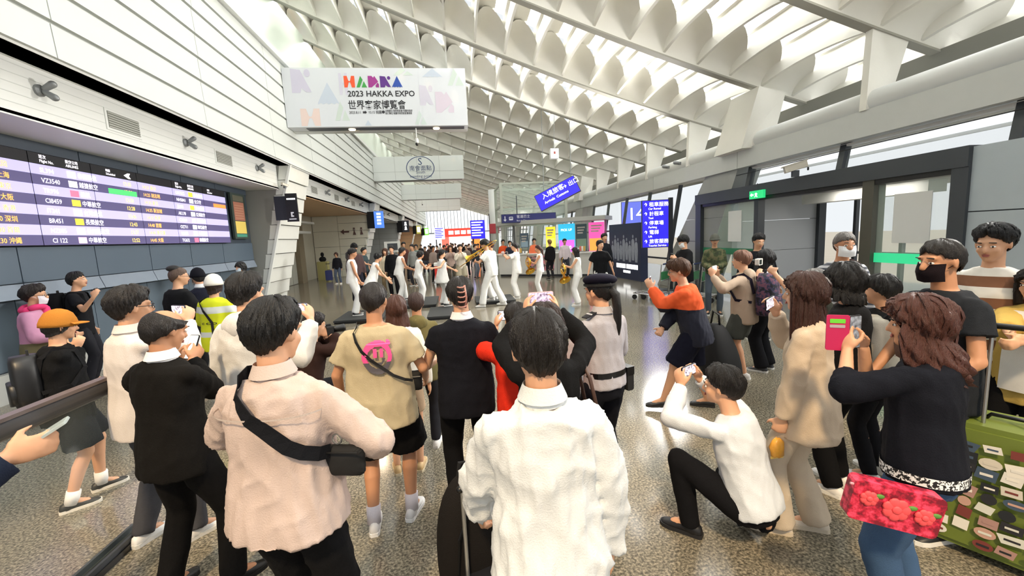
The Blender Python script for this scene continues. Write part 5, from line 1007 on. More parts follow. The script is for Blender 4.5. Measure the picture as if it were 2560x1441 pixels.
# ---- glass barrier at the left with dark handrail and floor channel
gb = empty('glass_barrier', (-2.34, 0, 0), 0, 'glass barrier with dark metal handrail at the lower left', 'barrier')
ya, yb_ = -.4, 3.0
for a, b in ((-.4, 1.28), (1.30, 3.0)): MB().box((-.008, a, .06), (.008, b, 1.08)).build('glass_panel', mat('barrier_glass', '#b9c6bd', .03, alpha=.07), gb)
rr = MB(); rr.tube([(0, ya, 1.10), (0, yb_, 1.10)], .048, 16, flat=1.15, up=(0, 0, 1)); rr.build('handrail', mat('rail_dark', '#55585d', .3, .5), gb, smooth=True); box('rail_cap', (-.03, ya, 1.145), (.03, yb_, 1.165), mat('rail_brown', '#7a6f6c', .35, .4), gb)
for x in (-.05, .03): box('floor_channel', (x, ya, 0), (x + .02, yb_, .075), M_DGREY, gb)
box('channel_base', (-.06, ya, 0), (.06, yb_, .04), M_BLACK, gb)
# ---- luggage
def suitcase(label, loc, rz, h, w, d, m, tel=.3, stickers=False, wheel=.03):
    o = empty('suitcase', tuple(loc), rz, label, 'suitcase'); b_ = MB(); b_.rbox((0, 0, wheel * 2 + h / 2), (w / 2, d / 2, h / 2), None, .05, 4); b_.build('shell', m, o)
    for k in (-1, 1):
        b_ = MB(); b_.rbox((0, k * (d / 2 + .006), wheel * 2 + h / 2), (w / 2 - .03, .008, h / 2 - .03), None, .04, 4); b_.build('shell_face', m, o)
    for sx in (-1, 1):
        for sy in (-1, 1): MB().lathe([(wheel, -.012), (wheel, .012)], (sx * (w / 2 - .05), sy * (d / 2 - .04), wheel), 14, roty(math.pi / 2)).build('wheel', M_BLACK, o)
    if tel:
        for sx in (-.09, .09): MB().tube([(sx, -d * .3, wheel * 2 + h), (sx, -d * .3, wheel * 2 + h + tel)], .009, 8).build('telescopic_tube', M_STEEL, o)
        MB().capsule((-.10, -d * .3, wheel * 2 + h + tel), (.10, -d * .3, wheel * 2 + h + tel), .016, .016).build('pull_handle', M_BLACK, o, smooth=True)
    b_ = MB(); b_.tube([(-.09, 0, wheel * 2 + h), (-.07, 0, wheel * 2 + h + .03), (.07, 0, wheel * 2 + h + .03), (.09, 0, wheel * 2 + h)], .011, 8); b_.build('top_handle', M_BLACK, o, smooth=True)
    return o
rS = random.Random(3); gs = at(2500, 1165, 2.28)
sg = suitcase('large olive green suitcase covered in travel stickers', (gs[0] + .04, gs[1], 0), math.radians(-62), .74, .56, .30, mat('olive_shell', '#6d7c33', .35, var=.1), .55)
cols = ['#e8e4da', '#c9a08e', '#2a2a2e', '#d8d0c0', '#7c3a34', '#dcdccf', '#45566a', '#efe9dc', '#b08a80', '#23262a']
k = 0
for ix in range(6):
    for iz in range(9):
        if rS.random() < .92:
            x = -.22 + ix * .088 + rS.uniform(-.015, .015); z = .14 + iz * .068 + rS.uniform(-.012, .012); w_, h_ = rS.uniform(.025, .048), rS.uniform(.018, .034); c_ = cols[(k * 7 + ix) % 10]
            m_ = MB(); pts = circ(0, 0, 1, 14) if rS.random() < .25 else [(-1, -1), (1, -1), (1, 1), (-1, 1)]; rr_ = rS.uniform(-.25, .25); cc, ss = math.cos(rr_), math.sin(rr_)
            m_.prism([(x + w_ * (px * cc - pz * ss), z + h_ * (px * ss + pz * cc)) for px, pz in pts], (0, -.172 - .0004 * k, 0), V(1, 0, 0), V(0, 0, 1), V(0, -1, 0), .0008); so_ = m_.build('sticker', mat('sticker_' + c_.lstrip('#'), c_, .5), sg)
            if w_ > .032:
                m_ = MB(); m_.prism([(x - w_ * .6, z - h_ * .25), (x + w_ * .6, z - h_ * .25), (x + w_ * .6, z + h_ * .2), (x - w_ * .6, z + h_ * .2)], (0, -.1735 - .0004 * k, 0), V(1, 0, 0), V(0, 0, 1), V(0, -1, 0), .0006); m_.build('sticker_mark', mat('sticker_' + cols[(k * 3 + 4) % 10].lstrip('#'), cols[(k * 3 + 4) % 10], .5), so_)
            k += 1
bs = ground(1160, 1425)
cb = suitcase('black cabin case under the backpack beside the white shirt', (.03, 1.72, 0), .2, .42, .36, .22, mat('case_black', '#17171a', .5), .42)
kb = empty('black_backpack', (-.02, 1.78, .56), .3, 'black backpack resting on the cabin case beside the white shirt', 'backpack')
rings = []
for z, a in ((-.30, .7), (-.26, .95), (-.1, 1.05), (.08, 1), (.22, .8), (.30, .45), (.325, .2)):
    q = np.linspace(0, 2 * math.pi, 20, endpoint=False); c_, s2 = np.cos(q), np.sin(q); rings.append(np.stack([np.sign(c_) * np.abs(c_) ** .7 * .16 * a, np.sign(s2) * np.abs(s2) ** .7 * .11 * a, np.full(20, z)], 1))
sn = MB(); sn.loft(rings); sub(sn, 'main_bag', cloth('#1a1715'), kb, 1); MB().tube([(-.10, -.10, -.1), (-.09, -.115, .1), (-.03, -.10, .22), (.04, -.09, .25)], .006, 6).build('zip', M_BLACK, kb); MB().tube([(-.04, .02, .30), (-.03, .02, .37), (.03, .02, .37), (.04, .02, .30)], .01, 6).build('grab_handle', M_BLACKM, kb)
# ---- low black platforms for the band
def platform(x0, y0, x1, y1, lab):
    o = empty('stage_platform', ((x0 + x1) / 2, (y0 + y1) / 2, 0), 0, lab, 'platform', 'low black platforms of the band'); w_, d_ = (x1 - x0) / 2, (y1 - y0) / 2
    box('deck', (-w_, -d_, .05), (w_, d_, .09), mat('platform_top', '#2a2b2b', .7), o); box('skirt', (-w_ + .015, -d_ + .015, .0), (w_ - .015, d_ - .015, .05), M_BLACK, o)
platform(-3.15, 10.45, -1.95, 11.9, 'low black platform under the long-haired performer at the left'); platform(-1.95, 12.1, -.72, 13.9, 'low black platform behind the clapping performers'); platform(-.85, 10.1, .1, 11.6, 'low black platform under the performer with outstretched arm'); platform(.45, 11.9, 1.62, 13.2, 'low black platform behind the trombone player')
# ---- signs
def panel_sign(name, lab, C, w, h, rz, m, cat='sign', th=.08, tilt=0):
    o = empty(name, tuple(C), rz, lab, cat); 
    MB().cbox((0, 0, 0), (w / 2, th / 2, h / 2), roty(tilt)).build('case', M_DGREY, o); MB().cbox(roty(tilt) @ V(0, -th / 2 - .004, 0), (w / 2 - .02, .004, h / 2 - .02), roty(tilt)).build('face', m, o); return o
M_BLUE = emis('sign_blue', '#2a22c8', .9); M_SW = emis('sign_white', '#ffffff', 1.5); M_NAVYS = mat('sign_navy', '#2b2f6e', .5)
def stext(o, s, size, x, z, m=M_SW, th=.08, align='LEFT', tilt=0, sx=1.0, y=None):
    a = o.rotation_euler.z; U0 = V(math.cos(a), math.sin(a), 0); N0 = V(math.sin(a), -math.cos(a), 0); U = U0 * math.cos(tilt) - V(0, 0, math.sin(tilt)); Vv = U0 * math.sin(tilt) + V(0, 0, math.cos(tilt))
    return text(s, size, m, o, np.array(o.location) + U * x + Vv * z + N0 * (th / 2 + .010), U, Vv, align, sx=sx)
# tilted hanging direction sign
c4 = [atY(*q, 15.0) for q in ((1335, 495), (1425, 448), (1452, 482), (1362, 515))]
ts = panel_sign('hanging_sign', 'tilted purple-blue direction sign with white lettering, hanging', sum(c4) / 4, 1.6, .62, math.radians(-20), M_BLUE, th=.22, tilt=-.42)
stext(ts, '入境旅客', .22, -.55, .06, th=.22, tilt=-.42); stext(ts, 'Arrivals  Customs', .13, -.55, -.14, th=.22, tilt=-.42); stext(ts, '→ 出口', .2, .25, .04, th=.22, tilt=-.42)
for x in (-.5, .5): MB().tube([(x, 0, .1), (x, .1, roofz(ts.location[0] + x) - ts.location[2] + .45)], .012, 6).build('hanger', M_GREY, ts)
# bus sign over the lift
bs_ = panel_sign('bus_sign', 'navy bus sign with a down arrow beside the glass lift', atY(1322, 545, 20.4), 2.75, .44, 0, M_NAVYS); 
stext(bs_, '客運巴士', .17, -.62, .02, mat('sign_white_flat', '#e8e8f0', .6)); stext(bs_, 'Bus to City', .11, -.62, -.15, mat('sign_white_flat', '#e8e8f0'))
shp = MB(); shp.prism([(-.02, .12), (.02, .12), (.02, -.04), (.08, -.04), (0, -.14), (-.08, -.04), (-.02, -.04)], (-1.2, -.052, 0), V(1, 0, 0), V(0, 0, 1), V(0, -1, 0), .003); shp.build('down_arrow', mat('sign_white_flat', '#e8e8f0'), bs_)
shp = MB(); shp.rbox((-.9, -.053, .0), (.10, .003, .085), None, .03); shp.build('bus_mark', mat('sign_white_flat', '#e8e8f0'), bs_); box('bus_window', (-.975, -.060, .0), (-.825, -.056, .05), M_NAVYS, bs_); box('pole', (-.6, -.02, .2), (-.56, .02, 1.1), M_DGREY, bs_)
# tall direction board
bdp = sum(atY(*q, 12.5) for q in ((1610, 512), (1665, 503), (1665, 610), (1610, 615))) / 4
db = panel_sign('direction_board', 'tall violet direction board with white lines of arrows and lettering', bdp, .84, 1.5, math.radians(-12), M_BLUE)
for k, (a, b) in enumerate((('↑ 租車服務', 'Car Rental'), ('↑ 計程車', 'Taxi'), ('↑ 停車場', 'Parking'), ('↑ 電梯', 'Lift'), ('↑ 旅客服務', 'Tourist Service'))): stext(db, a, .15, -.36, .56 - .29 * k); stext(db, b, .09, -.22, .45 - .29 * k)
a_ = math.radians(-12); box('stand_post', (.42, -.06, -bdp[2]), (.54, .06, .8), mat('stand_dark', '#20242c', .4), db); box('stand_base', (.05, -.25, -bdp[2]), (.6, .25, -bdp[2] + .03), M_DGREY, db)
# gate number beyond the glass
gn = panel_sign('gate_number', 'blue gate number 14 sign beyond the glass', atX(1592, 535, 9.5), 1.6, 1.3, math.radians(-15), emis('gate_blue', '#5a66c8', .9)); stext(gn, '14', .9, -.5, -.3); box('pole', (-.05, -.02, -gn.location[2] - .04), (.05, .02, -.65), M_GREY, gn)
# poster wall of the ensemble
pA, pB = ground(1525, 690), ground(1602, 705); dW = pB - pA; wl = float(np.linalg.norm(dW)); ang = math.atan2(dW[1], dW[0])
pw_ = empty('poster_wall', tuple((pA + pB) / 2), ang, 'dark blue exhibition poster wall with a group of pale standing figures', 'poster'); PH = 2.25
box('panel', (-wl / 2, 0, 0), (wl / 2, .3, PH), mat('poster_navy', '#2b3350', .5, var=.25, vscale=1.2), pw_)
for k in range(9):
    x = -wl * .38 + wl * .095 * k; h = 1.55 + .12 * ((k * 5) % 3); z_ = .62 + .07 * (k % 2)
    m_ = MB(); m_.prism([(x - .09, z_ + .1), (x - .13, h - .5), (x - .11, h - .22), (x - .04, h - .15), (x + .04, h - .15), (x + .11, h - .22), (x + .13, h - .5), (x + .09, z_ + .1)], (0, -.002, 0), V(1, 0, 0), V(0, 0, 1), V(0, -1, 0), .002); m_.prism([(x + .055 * px, h - .06 + .07 * pz) for px, pz in circ(0, 0, 1, 10)], (0, -.002, 0), V(1, 0, 0), V(0, 0, 1), V(0, -1, 0), .002)
    m_.build('printed_figure', mat('figure_print', '#9aa0b0', .6, var=.3, vscale=6), pw_)
for (x0, x1, z0, z1) in ((-.25, .05, .44, .62), (.08, .42, .44, .62), (-.02, .2, .26, .36)): box('title_block', (x0 * wl, -.008, z0), (x1 * wl, -.002, z1), M_SW, pw_)
# exit sign and cameras at the doors
ex = empty('exit_sign', (6.9, 8.79, 2.64), math.radians(90), 'green running-man exit sign above the doors', 'sign'); box('case', (-.22, -.03, -.09), (.22, .03, .09), emis('exit_green', '#22b36a', .9), ex); 
for (nm, pg_) in (('runner_mark', [(-.05, -.06), (-.02, -.02), (-.04, .02), (0, .04), (.04, .02), (.02, -.02), (.05, -.06), (.02, -.05), (0, -.02), (-.02, -.06)]), ('arrow_mark', [(.08, -.015), (.14, -.015), (.14, -.04), (.19, 0), (.14, .04), (.14, .015), (.08, .015)])):
    for sy in (-1, 1): m_ = MB(); m_.prism(pg_, (0, sy * .032, 0), V(1, 0, 0), V(0, 0, 1), V(0, sy, 0), .002); m_.build(nm, M_SW, ex)
MB().tube([(0, 0, .09), (0, 0, .25)], .01, 6).build('stem', M_DGREY, ex)
def bullet(loc, rz, lab, s=1.0):
    o = empty('security_camera', tuple(loc), rz, lab, 'camera'); MB().cbox((0, 0, 0), (.075 * s, .19 * s, .06 * s), rotx(-.25)).build('housing', mat('cam_cream', '#cfc9bb', .5), o); MB().cbox((0, .02 * s, .066 * s), (.085 * s, .22 * s, .008 * s), rotx(-.25)).build('sun_shield', mat('cam_cream', '#cfc9bb'), o)
    MB().cbox((0, 0, -.13 * s), (.05 * s, .06 * s, .06 * s)).build('bracket', M_DGREY, o); MB().lathe([(.035 * s, 0), (.035 * s, .02)], (0, -.2 * s, -.05 * s), 12, rotx(math.pi / 2)).build('lens', M_BLACK, o)
bullet((6.75, 7.56, 3.05), math.radians(60), 'boxy cream security camera on the door header', 1.0); bullet((-4.98, 13.3, 3.80), math.radians(-30), 'small white security camera under the end of the lamp band', .5)
for k, (y, lab) in enumerate(((12.9, 'small grey floodlight on the pipe, farther of the two'), (12.2, 'small grey floodlight on the pipe, nearer of the two'), (3.0, 'added floodlight out of view on the pipe, brightening the left wall'))):  # the last one is an added, unseen lamp to brighten the left wall
    o = empty('floodlight', (6.9, y, 3.95), 0, lab, 'lamp'); MB().capsule((0, 0, 0), (-.10, .03, .02), .05, .06).build('lamp_head', M_GREY, o, smooth=True); box('bracket', (0, -.03, -.05), (.10, .03, .03), M_GREY, o)
    ld = bpy.data.lights.new('flood_lamp', 'SPOT'); ld.energy = 1000; ld.color = (1, .97, .92); ld.spot_size = 2.2; ld.spot_blend = .8; ld.shadow_soft_size = .5
    lo = bpy.data.objects.new('flood_lamp', ld); COL.objects.link(lo); lo.parent = o; lo.location = (-.22, 0, .02); lo.rotation_euler = Vector((-11.5, -3.5 if y > 10 else 5.5, .4)).to_track_quat('-Z', 'Y').to_euler()
sp = at(1385, 385, 14); o = empty('ceiling_speaker', tuple(sp), 0, 'small white box hanging from the roof with a red mark', 'speaker'); box('case', (-.14, -.1, -.16), (.14, .1, .16), M_WHITE, o); box('red_mark', (-.03, -.105, -.02), (.03, -.1, .06), mat('red_mark', '#7a2a26', .6), o); MB().tube([(0, 0, .16), (.05, 0, 1.3)], .008, 5).build('cable', M_GREY, o)
# black hanging double sign on the first pier, and the lit signs further on
bk = empty('brand_sign', (-4.86, 13.05, 3.1), 0, 'pair of black hanging sign panels on the first leaning pier', 'sign'); box('panel', (-.06, 0, -.40), (.26, .05, .42), M_BLACK, bk); box('bracket', (-.3, .17, -.05), (-.2, .46, .05), M_DGREY, bk); box('side_panel', (-.42, .12, -.34), (-.05, .17, .36), mat('sign_dark_blue', '#20242e', .5), bk)
box('print_line', (-.02, -.006, .24), (.22, -.002, .28), M_SW, bk); box('print_line', (.0, -.006, -.34), (.20, -.002, -.31), MATS['sign_white_flat'], bk)
m_ = MB(); m_.prism([(.06, -.26), (.14, -.26), (.14, -.22), (.10, -.22), (.10, -.16), (.14, -.16), (.14, -.12), (.06, -.12)], (0, -.002, 0), UX, UZ, V(0, -1, 0), .004); m_.build('emblem_mark', MATS['sign_white_flat'], bk)
for (px, Y, c1, w_, h_, t_, lab) in ((938, 25.9, '#4a78d8', .5, 1.0, '吸\n煙\n室', 'blue lit hanging sign with white characters on the second pier'), (1010, 38.9, '#17171b', .55, 1.05, '●●', 'black hanging sign with white restroom figures on the third pier'), (1046, 52.0, '#8f8a3a', .5, 1.0, '', 'olive hanging sign on the fourth pier'), (1066, 65.0, '#6fbf3a', .6, 1.1, '', 'lime green hanging sign on the farthest pier')):
    o = empty('pier_sign', (-4.75, Y, 3.35), 0, lab, 'sign'); box('panel', (-w_ * .2, 0, -h_ / 2), (w_ * .9, .06, h_ / 2), emis('lit_' + c1.lstrip('#'), c1, .8), o); box('back_panel', (-w_ * 1.1, .1, -h_ / 2), (-w_ * .2, .16, h_ / 2), M_BLACKM, o)
    if t_ and len(t_) > 3:
        for r_ in range(4): box('sign_mark', (w_ * .12, -.008, h_ * (.28 - .19 * r_)), (w_ * .58, -.004, h_ * (.40 - .19 * r_)), M_SW, o)
    elif t_:
        for r_ in (-1, 1): m_ = MB(); m_.ell((w_ * .35, -.004, r_ * .2 + .12), (.09, .008, .09), None, 12, 5); m_.prism([(w_ * .35 - .12, r_ * .2 - .12), (w_ * .35 + .12, r_ * .2 - .12), (w_ * .35 + .07, r_ * .2 + .06), (w_ * .35 - .07, r_ * .2 + .06)], (0, -.002, 0), UX, UZ, V(0, -1, 0), .006); m_.build('person_mark', M_SW, o)
    else: box('face_mark', (0, -.008, -h_ * .3), (w_ * .7, -.004, h_ * .35), M_SW, o)
t0 = np.array([-6.95, 26.26, 2.72]); wm = empty('wall_pictogram', tuple(t0), 0, 'dark arrow and people pictograms on the cream side wall', 'sign')
m_ = MB(); m_.prism([(0, 0), (.2, .16), (.2, .05), (.5, .05), (.5, -.05), (.2, -.05), (.2, -.16)], (0, -.01, 0), UX, UZ, V(0, -1, 0), .006); m_.build('arrow_mark', mat('pictogram', '#5a3f3c', .6), wm)
for k in range(2): m_ = MB(); m_.prism([(.72 + .42 * k, -.2), (.78 + .42 * k, .06), (.7 + .42 * k, .1), (.9 + .42 * k, .1), (.82 + .42 * k, .06), (.9 + .42 * k, -.2)], (0, -.01, 0), UX, UZ, V(0, -1, 0), .006); m_.ell((.8 + .42 * k, -.012, .18), (.06, .006, .06), None, 10, 5); m_.build('person_mark', mat('pictogram', '#5a3f3c'), wm)
# ---- information counter with posters behind it
ct = empty('counter', (0, 0, 0), 0, 'white information counter with a pink picture panel', 'counter'); cA, cB = V(2.0, 20.4, 0), V(6.2, 17.7, 0); dC = cB - cA; cl_ = float(np.linalg.norm(dC)); ca = math.atan2(dC[1], dC[0]); ct.location = tuple(cA); ct.rotation_euler = (0, 0, ca)
box('front', (0, 0, .1), (cl_, .6, 1.05), mat('counter_white', '#d7d6d0', .5), ct); box('plinth', (.05, .05, 0), (cl_ - .05, .55, .1), M_DGREY, ct); box('top', (-.05, -.06, 1.05), (cl_ + .05, .66, 1.10), M_WHITE, ct); box('picture_panel', (1.55, -.012, .28), (2.9, .0, .98), speckle('counter_picture', '#5a3a44', '#e88aa0', '#8a8478', 5, .5), ct)
box('joint', (3.05, -.006, .1), (3.07, .0, 1.05), M_GREY, ct)
def cpt(x, y, z): q = rotz(ca) @ V(x, y, z); return cA + q
for k, (x, w_, z0, z1, c1, c2, s_, lab) in enumerate(((2.2, .5, 1.3, 2.35, '#f2dc3a', '#f6e86a', '', 'yellow poster behind the counter'), (3.05, .85, 1.0, 2.45, '#39b6dd', '#d86ad8', '1000', 'cyan and magenta price poster behind the counter'), (3.8, .55, 1.1, 2.4, '#2e3a3c', '#5a6a58', '', 'dark poster between the cyan and pink posters'), (4.55, .75, 1.05, 2.45, '#ee5aa8', '#f0a04a', '', 'pink and orange poster at the end of the counter'), (.75, .45, 1.35, 2.1, '#39434a', '#6a7a80', '', 'small dark notice behind the left of the counter'))):
    q = cpt(x, 1.6, 0); o = empty('kiosk_poster', tuple(q), ca, lab, 'poster'); box('board', (-w_ / 2, 0, z0), (w_ / 2, .05, z1), emis('kp_' + c1.lstrip('#'), c1, .75), o); box('lower_print', (-w_ / 2 + .03, -.006, z0 + .03), (w_ / 2 - .03, -.002, z0 + (z1 - z0) * .45), emis('kp_' + c2.lstrip('#'), c2, .75), o)
    for sx in (-1, 1): box('leg', (sx * w_ * .4 - .015, .0, 0), (sx * w_ * .4 + .015, .04, z0), M_GREY, o)
    if s_: text(s_, .24, M_SW, o, q + rotz(ca) @ V(0, -.012, z0 + .2), rotz(ca) @ UX, UZ, 'CENTER'); text('PICK UP', .16, M_SW, o, q + rotz(ca) @ V(0, -.012, z1 - .35), rotz(ca) @ UX, UZ, 'CENTER')
    else:
        for r_ in range(3): box('print_line', (-w_ * .35, -.008, z1 - .2 - .13 * r_), (w_ * (.35 - .1 * r_), -.004, z1 - .13 - .13 * r_), mat('print_pale', '#efe9df', .6), o)
for k, (x, lab) in enumerate(((1.0, 'stack of pale leaflets on the left of the counter'), (2.6, 'leaflet stand on the middle of the counter'), (4.2, 'small leaflet stand on the right of the counter'))):
    q = cpt(x, .3, 1.10); o = empty('leaflet_stand', tuple(q), ca, lab, 'leaflets'); box('holder', (-.15, -.05, 0), (.15, .12, .04), M_GREY, o)
    for r_ in range(3): box('leaflet', (-.14 + .095 * r_, .0, .04), (-.06 + .095 * r_, .03, .26), mat(f'leaf_{r_}{k}', ['#e2756a', '#efe6d8', '#d8b05a'][r_], .6), o)
kc = empty('kiosk_canopy', tuple(cpt(2.6, 1.0, 2.6)), ca, 'long pale canopy beam over the counter', 'canopy'); box('beam', (-2.9, -.4, -.07), (2.6, 1.2, .12), mat('canopy_grey', '#b9bab4', .5), kc)
for x in (-2.6, 2.3): box('post', (x, .8, -2.6), (x + .1, .9, -.07), M_GREY, kc)
# ---- glass lift
lf = empty('glass_lift', (4.2, 23.5, 0), 0, 'glass lift shaft with pale metal frame behind the counter', 'lift'); W2, D2, HH = 1.75, 1.5, 4.75
for sx in (-1, 1):
    for sy in (-1, 1): box('corner_post', (sx * W2 - .07, sy * D2 - .07, 0), (sx * W2 + .07, sy * D2 + .07, HH), mat('lift_frame', '#b7bbae', .4, .3), lf)
for z in (1.2, 2.6, 3.6, HH): 
    for sy in (-1, 1): box('cross_bar', (-W2, sy * D2 - .04, z - .06), (W2, sy * D2 + .04, z + .04), mat('lift_frame', '#b7bbae'), lf)
    for sx in (-1, 1): box('cross_bar', (sx * W2 - .04, -D2, z - .06), (sx * W2 + .04, D2, z + .04), mat('lift_frame', '#b7bbae'), lf)
for a, b in ((0, 1.2), (1.2, 2.6), (2.6, 3.6), (3.6, HH)):
    box('glass_panel', (-W2, -D2, a), (0, -D2 + .01, b), M_GLASSG, lf); box('glass_panel', (.0, -D2, a), (W2, -D2 + .01, b), M_GLASSG, lf); box('glass_panel', (-W2, -D2, a), (-W2 + .01, D2, b), M_GLASSG, lf)
# white column and dark pole at the left of the lift
wc = empty('white_column', (2.35, 26, 0), 0, 'slim white column beside the glass lift', 'column'); MB().lathe([(.24, 0), (.24, 4.9)], (0, 0, 0), 18).build('shaft', M_WHITE, wc, smooth=True); MB().lathe([(.3, 0), (.3, .12)], (0, 0, 0), 18).build('base', M_GREY, wc); box('red_notice', (-.3, -.3, 2.2), (.3, -.25, 2.8), mat('notice_red', '#c94a52', .6), wc)
dpp = ground(1232, 668); dk = empty('dark_pole', tuple(dpp), 0, 'tall dark pole left of the glass lift', 'pole'); box('shaft', (-.1, -.08, .05), (.1, .08, 3.5), mat('pole_dark', '#2c3036', .5), dk); box('base', (-.3, -.3, 0), (.3, .3, .05), M_DGREY, dk)
# far boards and shop
for (x, Y, w_, h_, z, m, lab) in ((-1.75, 44, 1.1, 1.3, 2.65, emis('far_board_white', '#dfe0f4', .9), 'pale flight monitor board at the far end on the left'), (1.85, 36, 1.25, 1.6, 2.7, M_BLUE, 'violet direction board at the far end on the right')):
    o = panel_sign('far_board', lab, (x, Y, z), w_, h_, 0, m)
    for k in range(6): box('text_line', (-w_ * .42, -.056, h_ * (.36 - .14 * k)), (w_ * (.2 if k % 2 else .35), -.05, h_ * (.42 - .14 * k)), M_SW if m is M_BLUE else MATS['sign_blue'], o)
    box('post', (-w_ * .4, -.02, -z), (-w_ * .3, .04, -h_ / 2), M_DGREY, o)
shp = empty('far_shop', (.45, 46, 0), 0, 'red and orange shop front glowing at the far end of the hall', 'shop'); box('fascia', (-2.1, 0, 2.25), (2.1, .3, 3.15), emis('shop_red', '#e0392c', 1.0), shp); box('side_panel', (-2.1, 0, 0), (-1.3, .3, 2.25), emis('shop_coral', '#ee6a5a', .9), shp); box('side_panel', (1.2, 0, 0), (2.1, .3, 2.25), emis('shop_orange', '#f0853a', .9), shp); box('back_panel', (-1.3, 1.5, 0), (1.2, 1.6, 2.25), emis('shop_white', '#fbeee6', 1.0), shp)
for r_ in range(4): box('sign_block', (-1.3 + .68 * r_, -.02, 2.5), (-.78 + .68 * r_, -.005, 2.9), M_SW, shp)
# check-in machine, red carts
kk = empty('service_kiosk', (-3.3, 21.8, 0), .2, 'grey service kiosk with a screen behind the performers', 'kiosk'); box('cabinet', (-.35, -.25, 0), (.35, .25, 1.35), M_GREY, kk); box('monitor', (-.4, -.12, 1.45), (.4, .0, 2.0), mat('kiosk_frame', '#cfcfc9', .5), kk); box('monitor_screen', (-.25, -.13, 1.55), (.25, -.12, 1.9), M_DGREY, kk); box('neck', (-.05, -.08, 1.35), (.05, 0, 1.45), M_GREY, kk)
rc = empty('red_cart', (-.75, 18.2, 0), 0, 'red luggage cart bin with white lid behind the performers', 'cart'); box('bin', (-.28, -.25, .12), (.28, .25, .85), mat('cart_red', '#d8362c', .5), rc); box('lid', (-.3, -.27, .85), (.3, .27, .97), M_WHITE, rc)
for sx in (-1, 1): MB().lathe([(.06, -.02), (.06, .02)], (sx * .2, -.18, .06), 12, roty(math.pi / 2)).build('wheel', M_BLACK, rc)
# ---- row of nested luggage trolleys
tA, tB = ground(1592, 742), ground(1712, 752); tA = V(5.35, 11.0, 0); step = V(.20, -.16, 0)
def trolley_meshes():
    out = []
    m_ = MB(); m_.tube([(-.28, -.45, .14), (-.28, .35, .18), (.28, .35, .18), (.28, -.45, .14)], .014, 6); m_.tube([(-.28, -.4, .14), (-.28, -.48, 1.0), (-.28, -.55, 1.02)], .014, 6); m_.tube([(.28, -.4, .14), (.28, -.48, 1.0), (.28, -.55, 1.02)], .014, 6)
    for k in range(5): m_.tube([(-.22 + .11 * k, -.4, .16), (-.22 + .11 * k, .33, .20)], .007, 5)
    m_.tube([(-.28, -.43, .55), (.28, -.43, .55)], .01, 6); m_.tube([(-.28, -.46, .82), (.28, -.46, .82)], .01, 6); out.append(('frame', m_.mesh('frame', M_CHROME, True)))
    m_ = MB(); m_.capsule((-.30, -.55, 1.02), (.30, -.55, 1.02), .022, .022); out.append(('push_bar', m_.mesh('push_bar', mat('bar_blue', '#24345e', .5), True)))
    m_ = MB(); m_.box((-.25, -.465, .58), (.25, -.455, .8)); out.append(('ad_panel', m_.mesh('ad_panel', mat('trolley_panel', '#3f8f5a', .5, var=.4, vscale=5))))
    for (x, y) in ((-.25, .33), (.25, .33), (-.25, -.42), (.25, -.42)):
        m_ = MB(); m_.lathe([(.07, -.018), (.07, .018)], (x, y, .07), 12, roty(math.pi / 2)); out.append(('wheel', m_.mesh('wheel', M_BLACK)))
    return out
TM = trolley_meshes()
for k in range(6):
    q = tA + step * k; o = empty('luggage_trolley', tuple(q), math.radians(38), f'chrome luggage trolley, {ORD[k]} from the left of the nested row', 'trolley', 'nested luggage trolleys')
    for nm, me in TM: obj(nm, me, o)
# ================================================================== THE BAND IN WHITE
WT = '#ebeae5'
def perf(label, hx, hy, fx, fy, facing, z0=0.0, **kw):
    kw.setdefault('top', dict(c=WT, name='top', loose=.022, hem=-.22, sleeve='none')); kw.setdefault('bottom', dict(c='#e9e8e3', loose=.030, taper=1.2)); kw.setdefault('shoes', '#e6e4de')
    return person(label, (hx, hy, dp(fx, fy, z0)), facing, group=None, detail=1, z0=z0, **kw)
b1_ = perf('performer with tied-back long hair and tattooed arm, white sleeveless top, standing on the left platform', 879, 622, 888, 791, -78, .09, skin=1, build=1.1, wide=1.08, hair=('up', '#1a120f', .018, 0), hands=((.0, .12, .86), (.2, .2, .86)), shoes='#17171a', hpitch=10, lean=3, hand_style=('fist', 'fist'))
MB().tube([b1_.hv(0, -.09, .03), b1_.hv(0, -.14, -.03), b1_.hv(.02, -.13, -.14), b1_.hv(.05, -.10, -.2)], [.03, .035, .03, .012], 8).build('ponytail', hairmat('#1a120f'), b1_.o, smooth=True)
perf('performer with short black hair leaning forward in a flared white top', 945, 634, 950, 782, -72, 0, skin=0, hair=('bob', '#0e0c0c', .024, .0), top=dict(c=WT, name='top', loose=.02, flare=.08, hem=-.4, sleeve='none'), lean=18, hands=((-.05, .42, .95), (.2, .45, .85)))
perf('male performer in white sleeveless top stepping with bent knees on the rear platform', 1005, 620, 1000, 755, -66, .09, skin=1, build=1.1, hair=('short', '#17110f', .02, 0), hands=((-.1, .35, 1.0), (.22, .38, .98)), lean=12, shoes='#17171a', feet=((-.14, .18, 5), (.14, -.10, -12)))
perf('female performer clapping her hands in white', 1050, 628, 1045, 762, -70, .0, skin=1, hair=('bob', '#120d0c', .02, .03), hands=((-.02, .34, 1.18), (.04, .36, 1.16)), hand_style=('flat', 'flat'), elbow=((-.8, -.2, -.8), (.8, -.2, -.8)), lean=8)
b5 = perf('female performer with ponytail holding one arm out behind her', 1103, 625, 1105, 768, -60, .09, skin=0, hair=('up', '#120d0c', .016, 0), top=dict(c=WT, name='top', loose=.018, flare=.09, hem=-.42, sleeve='none'), hands=((.16, .30, 1.0), (.30, -.42, 1.12)), elbow=((-1, -.2, -.6), (.5, -.4, -.8)), shoes='#17171a')
